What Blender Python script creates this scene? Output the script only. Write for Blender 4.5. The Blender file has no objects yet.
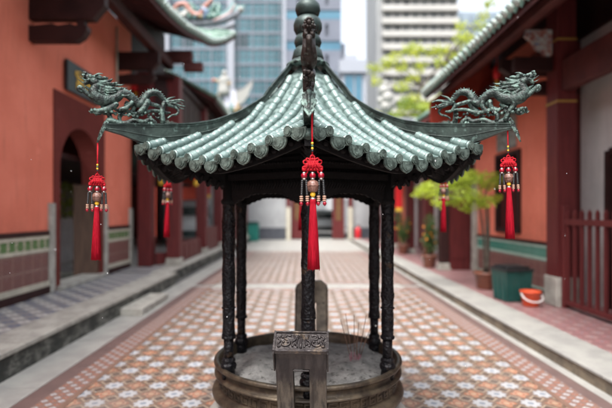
import bpy, bmesh, math, random
from mathutils import Vector, Matrix, Euler
R = math.radians
random.seed(7)
SC = bpy.context.scene
COL = SC.collection

# ------------------------------------------------------------------ camera
cam_d = bpy.data.cameras.new('camera')
cam = bpy.data.objects.new('camera', cam_d); COL.objects.link(cam)
cam.location = (0, 0, 1.65); cam.rotation_euler = (R(90), 0, 0)
cam_d.sensor_width = 36; cam_d.lens = 27.65
cam_d.shift_x = 0.0049; cam_d.shift_y = 0.0147
cam_d.clip_start = 0.05; cam_d.clip_end = 3000
cam_d.dof.use_dof = True; cam_d.dof.focus_distance = 2.35
cam_d.dof.aperture_fstop = 0.98; cam_d.dof.aperture_blades = 0
SC.camera = cam

# ------------------------------------------------------------------ overcast sky
SUN_EL, SUN_AZ = 62, 200
w = bpy.data.worlds.new('World'); SC.world = w; w.use_nodes = True
nt = w.node_tree; nt.nodes.clear()
sky = nt.nodes.new('ShaderNodeTexSky'); sky.sky_type = 'NISHITA'; sky.sun_disc = False
sky.sun_elevation = R(SUN_EL); sky.sun_rotation = R(SUN_AZ)
sky.air_density = 1.0; sky.dust_density = 6.0; sky.ozone_density = 1.0
hs = nt.nodes.new('ShaderNodeHueSaturation'); hs.inputs['Saturation'].default_value = 0.36
bg = nt.nodes.new('ShaderNodeBackground'); bg.inputs['Strength'].default_value = 0.15
wo = nt.nodes.new('ShaderNodeOutputWorld')
nt.links.new(sky.outputs[0], hs.inputs['Color']); nt.links.new(hs.outputs[0], bg.inputs[0]); nt.links.new(bg.outputs[0], wo.inputs[0])
sd = bpy.data.lights.new('sun', 'SUN'); sd.energy = .9; sd.angle = R(25); sd.color = (1, .97, .93)
sun = bpy.data.objects.new('sun', sd); COL.objects.link(sun)
sun.rotation_euler = (R(90-SUN_EL), 0, R(180-SUN_AZ))
SC.view_settings.view_transform = 'Standard'; SC.view_settings.look = 'None'
SC.view_settings.exposure = 1.70; SC.view_settings.gamma = 1.0
SC.view_settings.use_curve_mapping = False
SC.render.engine = 'CYCLES'
SC.cycles.max_bounces = 6; SC.cycles.use_denoising = True

# ------------------------------------------------------------------ material tools
class NT:
    def __init__(s, name):
        s.m = bpy.data.materials.new(name); s.m.use_nodes = True
        s.t = s.m.node_tree; s.b = s.t.nodes['Principled BSDF']
    def n(s, typ, **kw):
        o = s.t.nodes.new(typ)
        for k, v in kw.items(): setattr(o, k, v)
        return o
    def put(s, sock, v):
        if hasattr(v, 'is_output') or isinstance(v, bpy.types.NodeSocket): s.t.links.new(v, sock)
        else: sock.default_value = v
    def M(s, op, a, b=None, c=None):
        o = s.n('ShaderNodeMath', operation=op)
        for i, v in enumerate((a, b, c)):
            if v is not None: s.put(o.inputs[i], v)
        return o.outputs[0]
    def mix(s, f, a, b, blend='MIX'):
        o = s.n('ShaderNodeMix', data_type='RGBA', blend_type=blend)
        s.put(o.inputs[0], f); s.put(o.inputs[6], rgba(a)); s.put(o.inputs[7], rgba(b))
        return o.outputs[2]
    def noise(s, scale, detail=4, rough=.55, vec=None, dist=0):
        o = s.n('ShaderNodeTexNoise'); o.inputs['Scale'].default_value = scale
        o.inputs['Detail'].default_value = detail; o.inputs['Roughness'].default_value = rough
        o.inputs['Distortion'].default_value = dist
        s.t.links.new(vec if vec is not None else s.obj(), o.inputs['Vector'])
        return o.outputs[0]
    def obj(s):
        if not hasattr(s, '_o'): s._o = s.n('ShaderNodeTexCoord').outputs['Object']
        return s._o
    def pos(s):
        if not hasattr(s, '_p'): s._p = s.n('ShaderNodeNewGeometry').outputs['Position']
        return s._p
    def xyz(s, v=None):
        o = s.n('ShaderNodeSeparateXYZ'); s.t.links.new(v if v is not None else s.pos(), o.inputs[0]); return o.outputs
    def vec(s, x, y, z):
        o = s.n('ShaderNodeCombineXYZ'); s.put(o.inputs[0], x); s.put(o.inputs[1], y); s.put(o.inputs[2], z); return o.outputs[0]
    def ss(s, v, lo, hi):
        o = s.n('ShaderNodeMapRange', interpolation_type='SMOOTHSTEP'); s.put(o.inputs[0], v)
        o.inputs[1].default_value = lo; o.inputs[2].default_value = hi; return o.outputs[0]
    def mapv(s, scale):
        o = s.n('ShaderNodeVectorMath', operation='MULTIPLY'); s.t.links.new(s.obj(), o.inputs[0]); o.inputs[1].default_value = scale; return o.outputs[0]
    def bump(s, h, strength=.3, dist=.01):
        o = s.n('ShaderNodeBump'); s.put(o.inputs['Height'], h)
        o.inputs['Strength'].default_value = strength; o.inputs['Distance'].default_value = dist
        s.t.links.new(o.outputs[0], s.b.inputs['Normal'])
    def out(s, col=None, rough=None, metal=None, spec=None, **kw):
        if col is not None: s.put(s.b.inputs['Base Color'], rgba(col))
        if rough is not None: s.put(s.b.inputs['Roughness'], rough)
        if metal is not None: s.put(s.b.inputs['Metallic'], metal)
        if spec is not None: s.b.inputs['Specular IOR Level'].default_value = spec
        for k, v in kw.items(): s.b.inputs[k].default_value = v
        return s.m
def rgba(c):
    if isinstance(c, (tuple, list)) and len(c) == 3: return (*c, 1)
    return c

def mottled(name, c1, c2, scale=6, rough=.6, metal=0, bump=.2, bscale=40, lo=.35, hi=.65, c3=None, s3=30, vec=None):
    m = NT(name)
    f = m.ss(m.noise(scale, 6, .6, vec=m.mapv(vec) if vec else None), lo, hi)
    c = m.mix(f, c1, c2)
    if c3: c = m.mix(m.ss(m.noise(s3, 4, .6), .56, .72), c, c3)
    if bump: m.bump(m.noise(bscale, 5, .6), bump, .01)
    return m.out(c, rough, metal, .22 if rough > .45 else .4)

# ------------------------------------------------------------------ mesh builder
class MB:
    def __init__(s): s.v = []; s.f = []; s.mi = []; s.sm = []
    def add(s, vs, fs, mi=0, smooth=False):
        o = len(s.v); s.v += [tuple(v) for v in vs]
        for f in fs: s.f.append([o+i for i in f]); s.mi.append(mi); s.sm.append(smooth)
        return s
    def box(s, x0, x1, y0, y1, z0, z1, mi=0, M=None, bev=0):
        if bev:
            bm = bmesh.new(); bmesh.ops.create_cube(bm, size=1)
            for v in bm.verts: v.co = Vector(((x0+x1)/2+v.co.x*(x1-x0), (y0+y1)/2+v.co.y*(y1-y0), (z0+z1)/2+v.co.z*(z1-z0)))
            bmesh.ops.bevel(bm, geom=bm.edges[:], offset=bev, segments=2, affect='EDGES', profile=.5)
            bm.verts.index_update()
            vs = [v.co.copy() for v in bm.verts]; fs = [[v.index for v in f.verts] for f in bm.faces]; bm.free()
        else:
            vs = [Vector(p) for p in ((x0,y0,z0),(x1,y0,z0),(x1,y1,z0),(x0,y1,z0),(x0,y0,z1),(x1,y0,z1),(x1,y1,z1),(x0,y1,z1))]
            fs = [(0,3,2,1),(4,5,6,7),(0,1,5,4),(1,2,6,5),(2,3,7,6),(3,0,4,7)]
        if M is not None: vs = [M @ v for v in vs]
        return s.add(vs, fs, mi)
    def obox(s, c, ax, half, mi=0):
        ax = [Vector(a).normalized() for a in ax]; c = Vector(c); vs = []
        for k in (-1, 1):
            for i, j in ((-1,-1),(1,-1),(1,1),(-1,1)):
                vs.append(c + ax[0]*half[0]*i + ax[1]*half[1]*j + ax[2]*half[2]*k)
        return s.add(vs, [(0,3,2,1),(4,5,6,7),(0,1,5,4),(1,2,6,5),(2,3,7,6),(3,0,4,7)], mi)
    def poly(s, pts, d, mi=0, smooth=False):     # polygon (3D points, planar) extruded by vector d
        n = len(pts); pts = [Vector(p) for p in pts]; d = Vector(d)
        vs = pts + [p + d for p in pts]
        fs = [list(range(n))[::-1], list(range(n, 2*n))] + [(i, (i+1) % n, n+(i+1) % n, n+i) for i in range(n)]
        return s.add(vs, fs, mi, smooth)
    def tube(s, pts, rad, n=8, mi=0, flat=1.0, up=None, caps=True, sub=0, smooth=True):
        pts = [Vector(p) for p in pts]
        rad = list(rad) if isinstance(rad, (list, tuple)) else [rad]*len(pts)
        if sub:
            P, Q = [], []
            m = len(pts)
            for i in range(m-1):
                p0, p1, p2, p3 = pts[max(i-1, 0)], pts[i], pts[i+1], pts[min(i+2, m-1)]
                for k in range(sub):
                    t = k/sub
                    P.append(.5*((2*p1)+(-p0+p2)*t+(2*p0-5*p1+4*p2-p3)*t*t+(-p0+3*p1-3*p2+p3)*t**3))
                    Q.append(rad[i]*(1-t)+rad[i+1]*t)
            P.append(pts[-1]); Q.append(rad[-1]); pts, rad = P, Q
        m = len(pts); vs = []; ref = None
        for i in range(m):
            t = (pts[min(i+1, m-1)]-pts[max(i-1, 0)])
            t = t.normalized() if t.length > 1e-9 else Vector((0,0,1))
            if ref is None:
                ref = Vector(up) if up else (Vector((0,0,1)) if abs(t.z) < .9 else Vector((1,0,0)))
            a = t.cross(ref)
            if a.length < 1e-6: a = t.orthogonal()
            a.normalize(); b = a.cross(t).normalized()
            if not up: ref = b
            for k in range(n):
                an = 2*math.pi*k/n
                vs.append(pts[i] + a*math.cos(an)*rad[i]*flat + b*math.sin(an)*rad[i])
        fs = []
        for i in range(m-1):
            for k in range(n):
                k2 = (k+1) % n
                fs.append((i*n+k, i*n+k2, (i+1)*n+k2, (i+1)*n+k))
        if caps: fs += [list(range(n)), list(range((m-1)*n, m*n))[::-1]]
        return s.add(vs, fs, mi, smooth)
    def lathe(s, prof, c=(0,0,0), n=32, mi=0, smooth=True, close=False, fn=None):
        vs = []; m = len(prof)
        for r, z in prof:
            for k in range(n):
                a = 2*math.pi*k/n; rr = r if fn is None else fn(r, z, a)
                vs.append((c[0]+rr*math.cos(a), c[1]+rr*math.sin(a), c[2]+z))
        fs = []
        for i in range(m-1 if not close else m):
            i2 = (i+1) % m
            for k in range(n):
                k2 = (k+1) % n; fs.append((i*n+k, i*n+k2, i2*n+k2, i2*n+k))
        if not close:
            if prof[0][0] > 1e-4: fs.append(list(range(n))[::-1])
            if prof[-1][0] > 1e-4: fs.append([(m-1)*n+k for k in range(n)])
        return s.add(vs, fs, mi, smooth)
    def ball(s, c, r, n=12, mi=0, rz=None):
        rz = rz or r; k = max(5, n//2)
        prof = [(max(1e-5, r*math.sin(math.pi*i/k)), -rz*math.cos(math.pi*i/k)) for i in range(k+1)]
        return s.lathe(prof, c, n, mi)
    def build(s, name, mats, parent=None, loc=None):
        me = bpy.data.meshes.new(name); me.from_pydata(s.v, [], s.f)
        if not isinstance(mats, (list, tuple)): mats = [mats]
        for m in mats: me.materials.append(m)
        me.polygons.foreach_set('material_index', s.mi); me.polygons.foreach_set('use_smooth', s.sm)
        bm = bmesh.new(); bm.from_mesh(me); bmesh.ops.remove_doubles(bm, verts=bm.verts, dist=1e-6)
        bmesh.ops.recalc_face_normals(bm, faces=bm.faces); bm.to_mesh(me); bm.free(); me.update()
        o = bpy.data.objects.new(name, me); COL.objects.link(o)
        if parent: o.parent = parent
        if loc: o.location = loc
        return o

def tag(o, label=None, cat=None, group=None, kind=None):
    if label: o['label'] = label
    if cat: o['category'] = cat
    if group: o['group'] = group
    if kind: o['kind'] = kind
    return o
def thing(name, label, cat, loc=(0,0,0), rz=0, group=None):
    o = bpy.data.objects.new(name, None); COL.objects.link(o); o.empty_display_size = .1
    o.location = loc; o.rotation_euler = (0, 0, rz)
    return tag(o, label, cat, group)
def dup(o, parent=None, loc=None, rz=None, label=None, group=None):
    c = o.copy(); COL.objects.link(c); c.parent = parent
    for ch in list(o.children): dup(ch, c)
    if loc is not None: c.location = loc
    if rz is not None: c.rotation_euler = (0, 0, rz)
    if label: c['label'] = label
    if group: c['group'] = group
    return c
def struct(o): o['kind'] = 'structure'; return o

# ------------------------------------------------------------------ materials
def m_plaster(name, c1, c2):
    m = NT(name)
    z = m.xyz(m.obj())[2]
    c = m.mix(m.ss(m.noise(1.3, 5, .6), .3, .7), c1, c2)
    st = m.noise(3, 5, .6, vec=m.mapv((3, 3, .35)))
    c = m.mix(m.M('MULTIPLY', m.ss(st, .52, .78), .4), c, tuple(x*.5 for x in c1))
    c = m.mix(m.M('MULTIPLY', m.M('MULTIPLY', m.ss(z, 1.9, 1.2), m.ss(m.noise(4, 5, .7), .35, .6)), .35), c, tuple(x*.55 for x in c1))
    c = m.mix(m.M('MULTIPLY', m.ss(m.noise(2.1, 7, .75), .60, .66), .30), c, tuple(min(1, x*1.25+.03) for x in c1))
    m.bump(m.noise(60, 4, .6), .15, .01)
    return m.out(c, .9, 0, .15)
M_ORANGE = m_plaster('orange_plaster', (.72, .215, .145), (.63, .172, .112))
M_REDWALL = m_plaster('deep_red_plaster', (.30, .045, .028), (.24, .035, .022))
M_PORTAL = m_plaster('maroon_plaster', (.15, .032, .026), (.115, .025, .02))
M_GREYWALL = m_plaster('pale_grey_plaster', (.56, .53, .52), (.46, .44, .43))
M_WHITEWALL = m_plaster('white_plaster', (.40, .41, .42), (.34, .35, .36))
M_MAROON = mottled('maroon_painted_wood', (.115, .022, .022), (.085, .016, .017), 3, .5, 0, .12, 30, vec=(6, 6, .6))
M_DARKWOOD = mottled('dark_brown_wood', (.035, .012, .011), (.022, .008, .008), 3, .6, 0, .15, 30)
M_SOFFIT = mottled('soffit_boards', (.055, .018, .016), (.038, .012, .011), 2, .7, 0, .1, 20)
M_DOORWOOD = mottled('worn_timber_door', (.10, .058, .040), (.062, .036, .026), 3, .6, 0, .3, 20, vec=(8, 8, .7))
M_STONE = mottled('weathered_granite', (.40, .39, .35), (.29, .28, .25), 5, .7, 0, .25, 70, c3=(.22, .21, .19), s3=25)
M_STONEB = mottled('pale_granite_slab', (.34, .335, .31), (.27, .265, .25), 3, .5, 0, .2, 60, c3=(.29, .285, .27), s3=14)
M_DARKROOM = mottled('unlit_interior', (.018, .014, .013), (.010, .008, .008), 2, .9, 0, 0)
M_DULLGOLD = NT('tarnished_gold_ring').out((.30, .17, .035), .5)
M_GOLD = NT('gold_paint').out((.70, .42, .04), .4)
M_BLACK = mottled('black_plastic', (.018, .02, .022), (.012, .014, .015), 5, .4, 0, 0)
M_WHITE = NT('white_paint').out((.75, .75, .73), .5)

def m_verdigris():
    m = NT('green_bronze')
    n1 = m.noise(22, 6, .65); n2 = m.noise(90, 4, .6)
    geo = m.n('ShaderNodeNewGeometry')
    nz = m.xyz(geo.outputs['True Normal'])[2]
    pt = m.ss(geo.outputs['Pointiness'], .50, .60)
    c = m.mix(m.ss(n1, .38, .62), (.004, .0065, .006), (.017, .028, .026))
    c = m.mix(m.M('MULTIPLY', m.M('MULTIPLY', pt, m.ss(m.noise(35, 4, .6), .42, .62)), .8), c, (.17, .27, .235))
    up = m.ss(nz, .15, .95)
    c = m.mix(m.M('MULTIPLY', m.M('MULTIPLY', up, m.ss(m.noise(40, 5, .6), .40, .60)), .5), c, (.11, .18, .158))  # highlights on upward faces, painted patchily into the patina colour
    c = m.mix(m.M('MULTIPLY', m.ss(n2, .55, .75), .5), c, (.035, .023, .017))
    v = m.n('ShaderNodeTexVoronoi'); v.inputs['Scale'].default_value = 110; m.t.links.new(m.obj(), v.inputs['Vector'])
    m.bump(m.M('ADD', v.outputs[0], m.noise(130, 4, .6)), .4, .006)
    return m.out(c, m.M('MULTIPLY_ADD', n1, .4, .3), .25)
M_VERD = m_verdigris()
M_RIDGEB = mottled('smooth_green_black_bronze', (.013, .021, .019), (.038, .057, .050), 9, .38, .3, .25, 60, c3=(.09, .14, .125), s3=26)
def m_blackbronze():
    m = NT('black_cast_iron')
    n1 = m.noise(28, 6, .65)
    c = m.mix(m.ss(n1, .4, .7), (.005, .005, .0065), (.012, .011, .013))
    c = m.mix(m.M('MULTIPLY', m.ss(m.noise(12, 4, .6), .60, .74), .5), c, (.075, .045, .026))
    v = m.n('ShaderNodeTexVoronoi'); v.inputs['Scale'].default_value = 55
    m.t.links.new(m.obj(), v.inputs['Vector'])
    m.bump(m.M('ADD', v.outputs[0], m.noise(40, 4, .6)), .8, .008)
    return m.out(c, .42, .3, .25)
M_IRON = m_blackbronze()
M_IRONDARK = mottled('dark_lattice_wood', (.006, .0052, .0058), (.0035, .003, .0036), 12, .75, 0, .6, 45)
def m_brownbronze():
    m = NT('brown_bronze')
    n1 = m.noise(7, 6, .65)
    c = m.mix(m.ss(n1, .36, .66), (.028, .021, .016), (.092, .071, .048))
    c = m.mix(m.M('MULTIPLY', m.ss(m.noise(20, 5, .6), .5, .72), .6), c, (.038, .030, .026))
    m.bump(m.noise(60, 5, .6), .45, .008)
    return m.out(c, m.M('MULTIPLY_ADD', n1, .3, .25), .45)
M_BRONZE = m_brownbronze()
M_EARBRONZE = mottled('dark_worn_bronze', (.055, .048, .048), (.028, .024, .026), 9, .33, .5, .4, 60, c3=(.13, .10, .075), s3=16)
def m_ear():
    m = NT('patinated_ear_bronze'); z = m.xyz(m.obj())[2]
    e = m.M('ADD', z, m.M('MULTIPLY', m.M('SUBTRACT', m.noise(14, 5, .65, vec=m.mapv((1.6, 1, .5))), .5), .22))
    n1 = m.noise(9, 5, .6, vec=m.mapv((3, 1, .6)))
    low = m.mix(m.ss(n1, .38, .62), (.034, .029, .026), (.098, .084, .068)); top = m.mix(m.ss(n1, .38, .62), (.016, .0135, .0145), (.040, .034, .034))
    c = m.mix(m.ss(e, .70, .77), low, top); m.bump(m.noise(50, 5, .6), .5, .008)
    return m.out(c, .36, .4)
def m_rooftile():
    m = NT('green_bronze_roof_tile')
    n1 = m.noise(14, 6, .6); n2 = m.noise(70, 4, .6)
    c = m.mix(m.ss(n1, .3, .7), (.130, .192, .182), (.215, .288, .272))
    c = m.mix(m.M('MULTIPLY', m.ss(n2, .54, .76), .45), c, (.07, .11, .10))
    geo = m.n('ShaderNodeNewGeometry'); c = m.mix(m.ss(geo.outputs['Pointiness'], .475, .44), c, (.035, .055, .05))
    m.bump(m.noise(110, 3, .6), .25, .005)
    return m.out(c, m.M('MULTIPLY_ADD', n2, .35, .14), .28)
M_EAR = m_ear()
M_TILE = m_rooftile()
M_PAN = mottled('green_bronze_pan_tile', (.055, .088, .082), (.20, .27, .255), 22, .34, .3, .3, 80)
M_RUST = mottled('rusty_brown_bronze', (.030, .021, .018), (.016, .013, .012), 30, .45, .3, .5, 110, c3=(.10, .12, .105), s3=55)
M_EARTAN = mottled('lit_tan_bronze', (.21, .165, .12), (.085, .066, .05), 11, .4, .35, .4, 50, c3=(.05, .04, .032), s3=14)  # rear ear: light on its inner faces is put into this paler tan
M_EAVE = mottled('weathered_bronze_eave', (.035, .050, .044), (.115, .155, .138), 30, .45, .3, .5, 90)

def m_floor():
    m = NT('patterned_cement_tile')
    X, Y, _ = m.xyz()
    T = .21
    def cell(o):
        u = m.M('DIVIDE', m.M('ADD', X, 50+o), T); v = m.M('DIVIDE', m.M('ADD', Y, 50+o*.5), T)
        iu = m.M('FLOOR', u); iv = m.M('FLOOR', v)
        return m.M('SUBTRACT', m.M('SUBTRACT', u, iu), .5), m.M('SUBTRACT', m.M('SUBTRACT', v, iv), .5), iu, iv
    u, v, iu, iv = cell(0)
    par = m.M('MODULO', m.M('ADD', iu, iv), 2)
    r = m.M('SQRT', m.M('ADD', m.M('MULTIPLY', u, u), m.M('MULTIPLY', v, v)))
    a = m.M('ARCTAN2', v, u)
    star = m.M('ADD', .375, m.M('MULTIPLY', m.M('COSINE', m.M('MULTIPLY', a, 8)), .055))
    fstar = m.ss(m.M('SUBTRACT', star, r), -.015, .015)
    hole = m.ss(m.M('SUBTRACT', .13, r), -.01, .01)
    petal = m.ss(m.M('COSINE', m.M('MULTIPLY', a, 8)), -1.0, -.75)
    quat = m.M('ADD', .33, m.M('MULTIPLY', m.M('COSINE', m.M('MULTIPLY', a, 4)), .09))
    fq = m.ss(m.M('SUBTRACT', quat, r), -.015, .015)
    base = m.mix(m.ss(m.noise(25, 3, .5, vec=m.pos()), .4, .6), (.165, .10, .068), (.13, .085, .062))
    du = m.M('SUBTRACT', .5, m.M('ABSOLUTE', u)); dv = m.M('SUBTRACT', .5, m.M('ABSOLUTE', v))
    corner = m.M('ADD', du, dv)
    base = m.mix(m.ss(corner, .38, .32), base, (.34, .27, .20))
    base = m.mix(m.ss(corner, .27, .22), base, (.055, .036, .030))
    white = m.mix(hole, (.43, .44, .45), (.20, .24, .29))
    ring = m.M('MULTIPLY', m.ss(r, .15, .17), m.ss(r, .22, .20))
    white = m.mix(m.M('MULTIPLY', ring, .5), white, (.42, .45, .5))
    white = m.mix(m.M('MULTIPLY', m.M('MULTIPLY', petal, m.ss(r, .2, .25)), .4), white, (.35, .38, .42))
    rr = m.n('ShaderNodeTexWhiteNoise'); m.t.links.new(m.vec(iu, iv, 0), rr.inputs['Vector'])
    orange = m.mix(rr.outputs[0], (.33, .13, .072), (.235, .105, .07))
    orange = m.mix(hole, orange, (.40, .27, .18))
    orange = m.mix(m.M('MULTIPLY', m.M('MULTIPLY', m.ss(r, .22, .24), m.ss(r, .30, .28)), .7), orange, (.44, .31, .22))
    cw = m.mix(fstar, base, white); co = m.mix(fq, base, orange)
    c = m.mix(m.ss(par, .4, .6), cw, co)
    c = m.mix(m.M('MULTIPLY', rr.outputs[0], .22), c, (.12, .09, .07))
    c = m.mix(m.M('MULTIPLY', m.ss(m.noise(1.7, 6, .7, vec=m.pos()), .56, .74), .45), c, (.10, .075, .06))
    g = m.ss(m.M('MINIMUM', du, dv), .016, .006)
    c = m.mix(m.M('MULTIPLY', g, .5), c, (.16, .12, .10))
    wear = m.noise(.9, 6, .65, vec=m.pos())
    c = m.mix(m.M('MULTIPLY', m.ss(wear, .42, .75), .35), c, (.28, .25, .23))
    rs = m.M('MULTIPLY_ADD', m.noise(2.2, 5, .6, vec=m.pos()), .45, .22)
    m.bump(m.M('SUBTRACT', m.noise(8, 3, .5, vec=m.pos()), m.M('MULTIPLY', g, .5)), .12, .01)
    return m.out(c, rs, 0, .5)
M_FLOOR = m_floor()
def m_border(name, p=.075, c1=(.26, .115, .075), c2=(.36, .35, .35), c0=(.20, .13, .11)):
    m = NT(name); X, Y, _ = m.xyz()
    u = m.M('SUBTRACT', m.M('FRACT', m.M('DIVIDE', m.M('ADD', X, 50), p)), .5)
    v = m.M('SUBTRACT', m.M('FRACT', m.M('DIVIDE', m.M('ADD', Y, 50), p)), .5)
    iu = m.M('FLOOR', m.M('DIVIDE', m.M('ADD', X, 50), p)); iv = m.M('FLOOR', m.M('DIVIDE', m.M('ADD', Y, 50), p))
    par = m.M('MODULO', m.M('ADD', iu, iv), 2)
    d = m.M('ADD', m.M('ABSOLUTE', u), m.M('ABSOLUTE', v))
    f = m.ss(d, .50, .42)
    c = m.mix(f, c0, m.mix(m.ss(par, .4, .6), c1, c2))
    c = m.mix(m.ss(d, .16, .12), c, (.25, .22, .24))
    return m.out(c, .4)
M_BORDER = m_border('border_tile')
M_PINKBAND = mottled('mauve_tile_band', (.15, .10, .092), (.125, .086, .08), 4, .4, 0, .1, 40)
M_ORBAND = mottled('brown_tile_line', (.20, .125, .095), (.17, .105, .08), 8, .4, 0, .1, 40)
M_BLUETILE = m_border('grey_blue_walkway_tile', .2, (.12, .145, .20), (.50, .50, .47), (.24, .235, .235))
M_PINKTILE = m_border('pink_walkway_tile', .2, (.30, .15, .15), (.34, .21, .20), (.24, .13, .13))

def m_kerbwall():
    m = NT('mossy_kerb_stone')
    n1 = m.noise(3.0, 6, .7, vec=m.mapv((1, 1, 2)))
    c = m.mix(m.ss(n1, .44, .66), (.018, .021, .018), (.17, .17, .15))
    c = m.mix(m.M('MULTIPLY', m.ss(m.noise(1.2, 4, .6), .5, .7), .6), c, (.12, .125, .10))
    m.bump(m.noise(18, 6, .7), .7, .02)
    return m.out(c, .6)
M_KERB = m_kerbwall()
def m_kerbR():
    m = NT('brown_granite_kerb')
    c = m.mix(m.ss(m.noise(2.2, 5, .7), .4, .62), (.15, .12, .09), (.25, .20, .14))
    c = m.mix(m.M('MULTIPLY', m.ss(m.noise(9, 4, .6), .5, .7), .5), c, (.09, .08, .065))
    m.bump(m.noise(22, 6, .7), .7, .02)
    return m.out(c, .6)
M_KERBR = m_kerbR()
def m_dado():
    m = NT('carved_pink_tile'); X, Y, Z = m.xyz(m.obj())
    p = .26
    u = m.M('SUBTRACT', m.M('FRACT', m.M('DIVIDE', m.M('ADD', Y, 20.02), p)), .5)
    v = m.M('SUBTRACT', m.M('FRACT', m.M('DIVIDE', m.M('ADD', Z, 5), p)), .5)
    r = m.M('SQRT', m.M('ADD', m.M('MULTIPLY', u, u), m.M('MULTIPLY', v, v)))
    w1 = m.M('SINE', m.M('MULTIPLY', r, 48))
    e = m.ss(m.M('MAXIMUM', m.M('ABSOLUTE', u), m.M('ABSOLUTE', v)), .455, .485)
    c = m.mix(m.ss(w1, -.4, .6), (.125, .042, .038), (.235, .11, .095))
    c = m.mix(e, c, (.30, .20, .16))
    c = m.mix(m.M('MULTIPLY', m.ss(m.noise(6, 5, .6), .4, .7), .5), c, (.17, .085, .075))
    m.bump(w1, .4, .01)
    return m.out(c, .45)
M_DADO = m_dado()
def m_greenband(name, c1, c2, p=.2):
    m = NT(name); X, Y, Z = m.xyz(m.obj())
    u = m.M('SUBTRACT', m.M('FRACT', m.M('DIVIDE', m.M('ADD', m.M('ADD', Y, X), 20.03), p)), .5)
    e = m.ss(m.M('ABSOLUTE', u), .30, .38)
    c = m.mix(e, c1, c2)
    c = m.mix(m.ss(m.noise(30, 3, .5), .45, .65), c, tuple(x*.7 for x in c1))
    return m.out(c, .25)
M_GREENL = m_greenband('glazed_green_tile', (.075, .17, .055), (.42, .40, .30))
M_GREENR = m_greenband('glazed_teal_tile', (.045, .22, .17), (.085, .28, .22), .12)
M_CREAM = mottled('cream_moulding', (.50, .47, .38), (.40, .375, .31), 8, .6, 0, .1, 40)
M_PALEGREEN = mottled('pale_green_moulding', (.36, .50, .43), (.30, .43, .37), 8, .5, 0, .1, 40)

# ================================================================== INCENSE PAVILION
PC = (.035, 3.40); PROT = R(-.4)
pav = thing('incense_pavilion', 'hexagonal incense pavilion with pale green tiled roof and six black posts over a burner', 'pavilion', (PC[0], PC[1], 0), PROT)
CAMH = 1.65
def lerp_tab(tab, x):
    if x <= tab[0][0]: return tab[0][1]
    for (a, b), (c, d) in zip(tab, tab[1:]):
        if x <= c: return b+(d-b)*(x-a)/(c-a)
    return tab[-1][1]
BASE = [(0, 1.10), (.1, 1.0), (.2, .87), (.31, .745), (.46, .60), (.6, .505), (.74, .42), (.9, .335), (1.06, .255)]
RIDGE = [(.0, 1.16), (.12, 1.105), (.17, 1.037), (.32, .857), (.357, .80), (.534, .68), (.71, .605), (.85, .571), (1.05, .547), (1.22, .534), (1.36, .52)]
DM = 1.03; T30 = math.tan(R(30))
def surf(d, s):
    lim = max(1e-4, d*T30)
    t = min(1, abs(s)/lim)
    return CAMH + lerp_tab(BASE, d) + .150*t**1.5*(d/DM)**3
def dirv(a): return Vector((math.sin(a), -math.cos(a), 0))      # a=0 towards the camera
def face_pt(k, d, s, dz=0):                                      # face k between vertex k and k+1
    a = R(60*k+30); n = dirv(a); t = Vector((-n.y, n.x, 0))
    return n*d + t*s + Vector((0, 0, surf(d, s)+dz))

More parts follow.
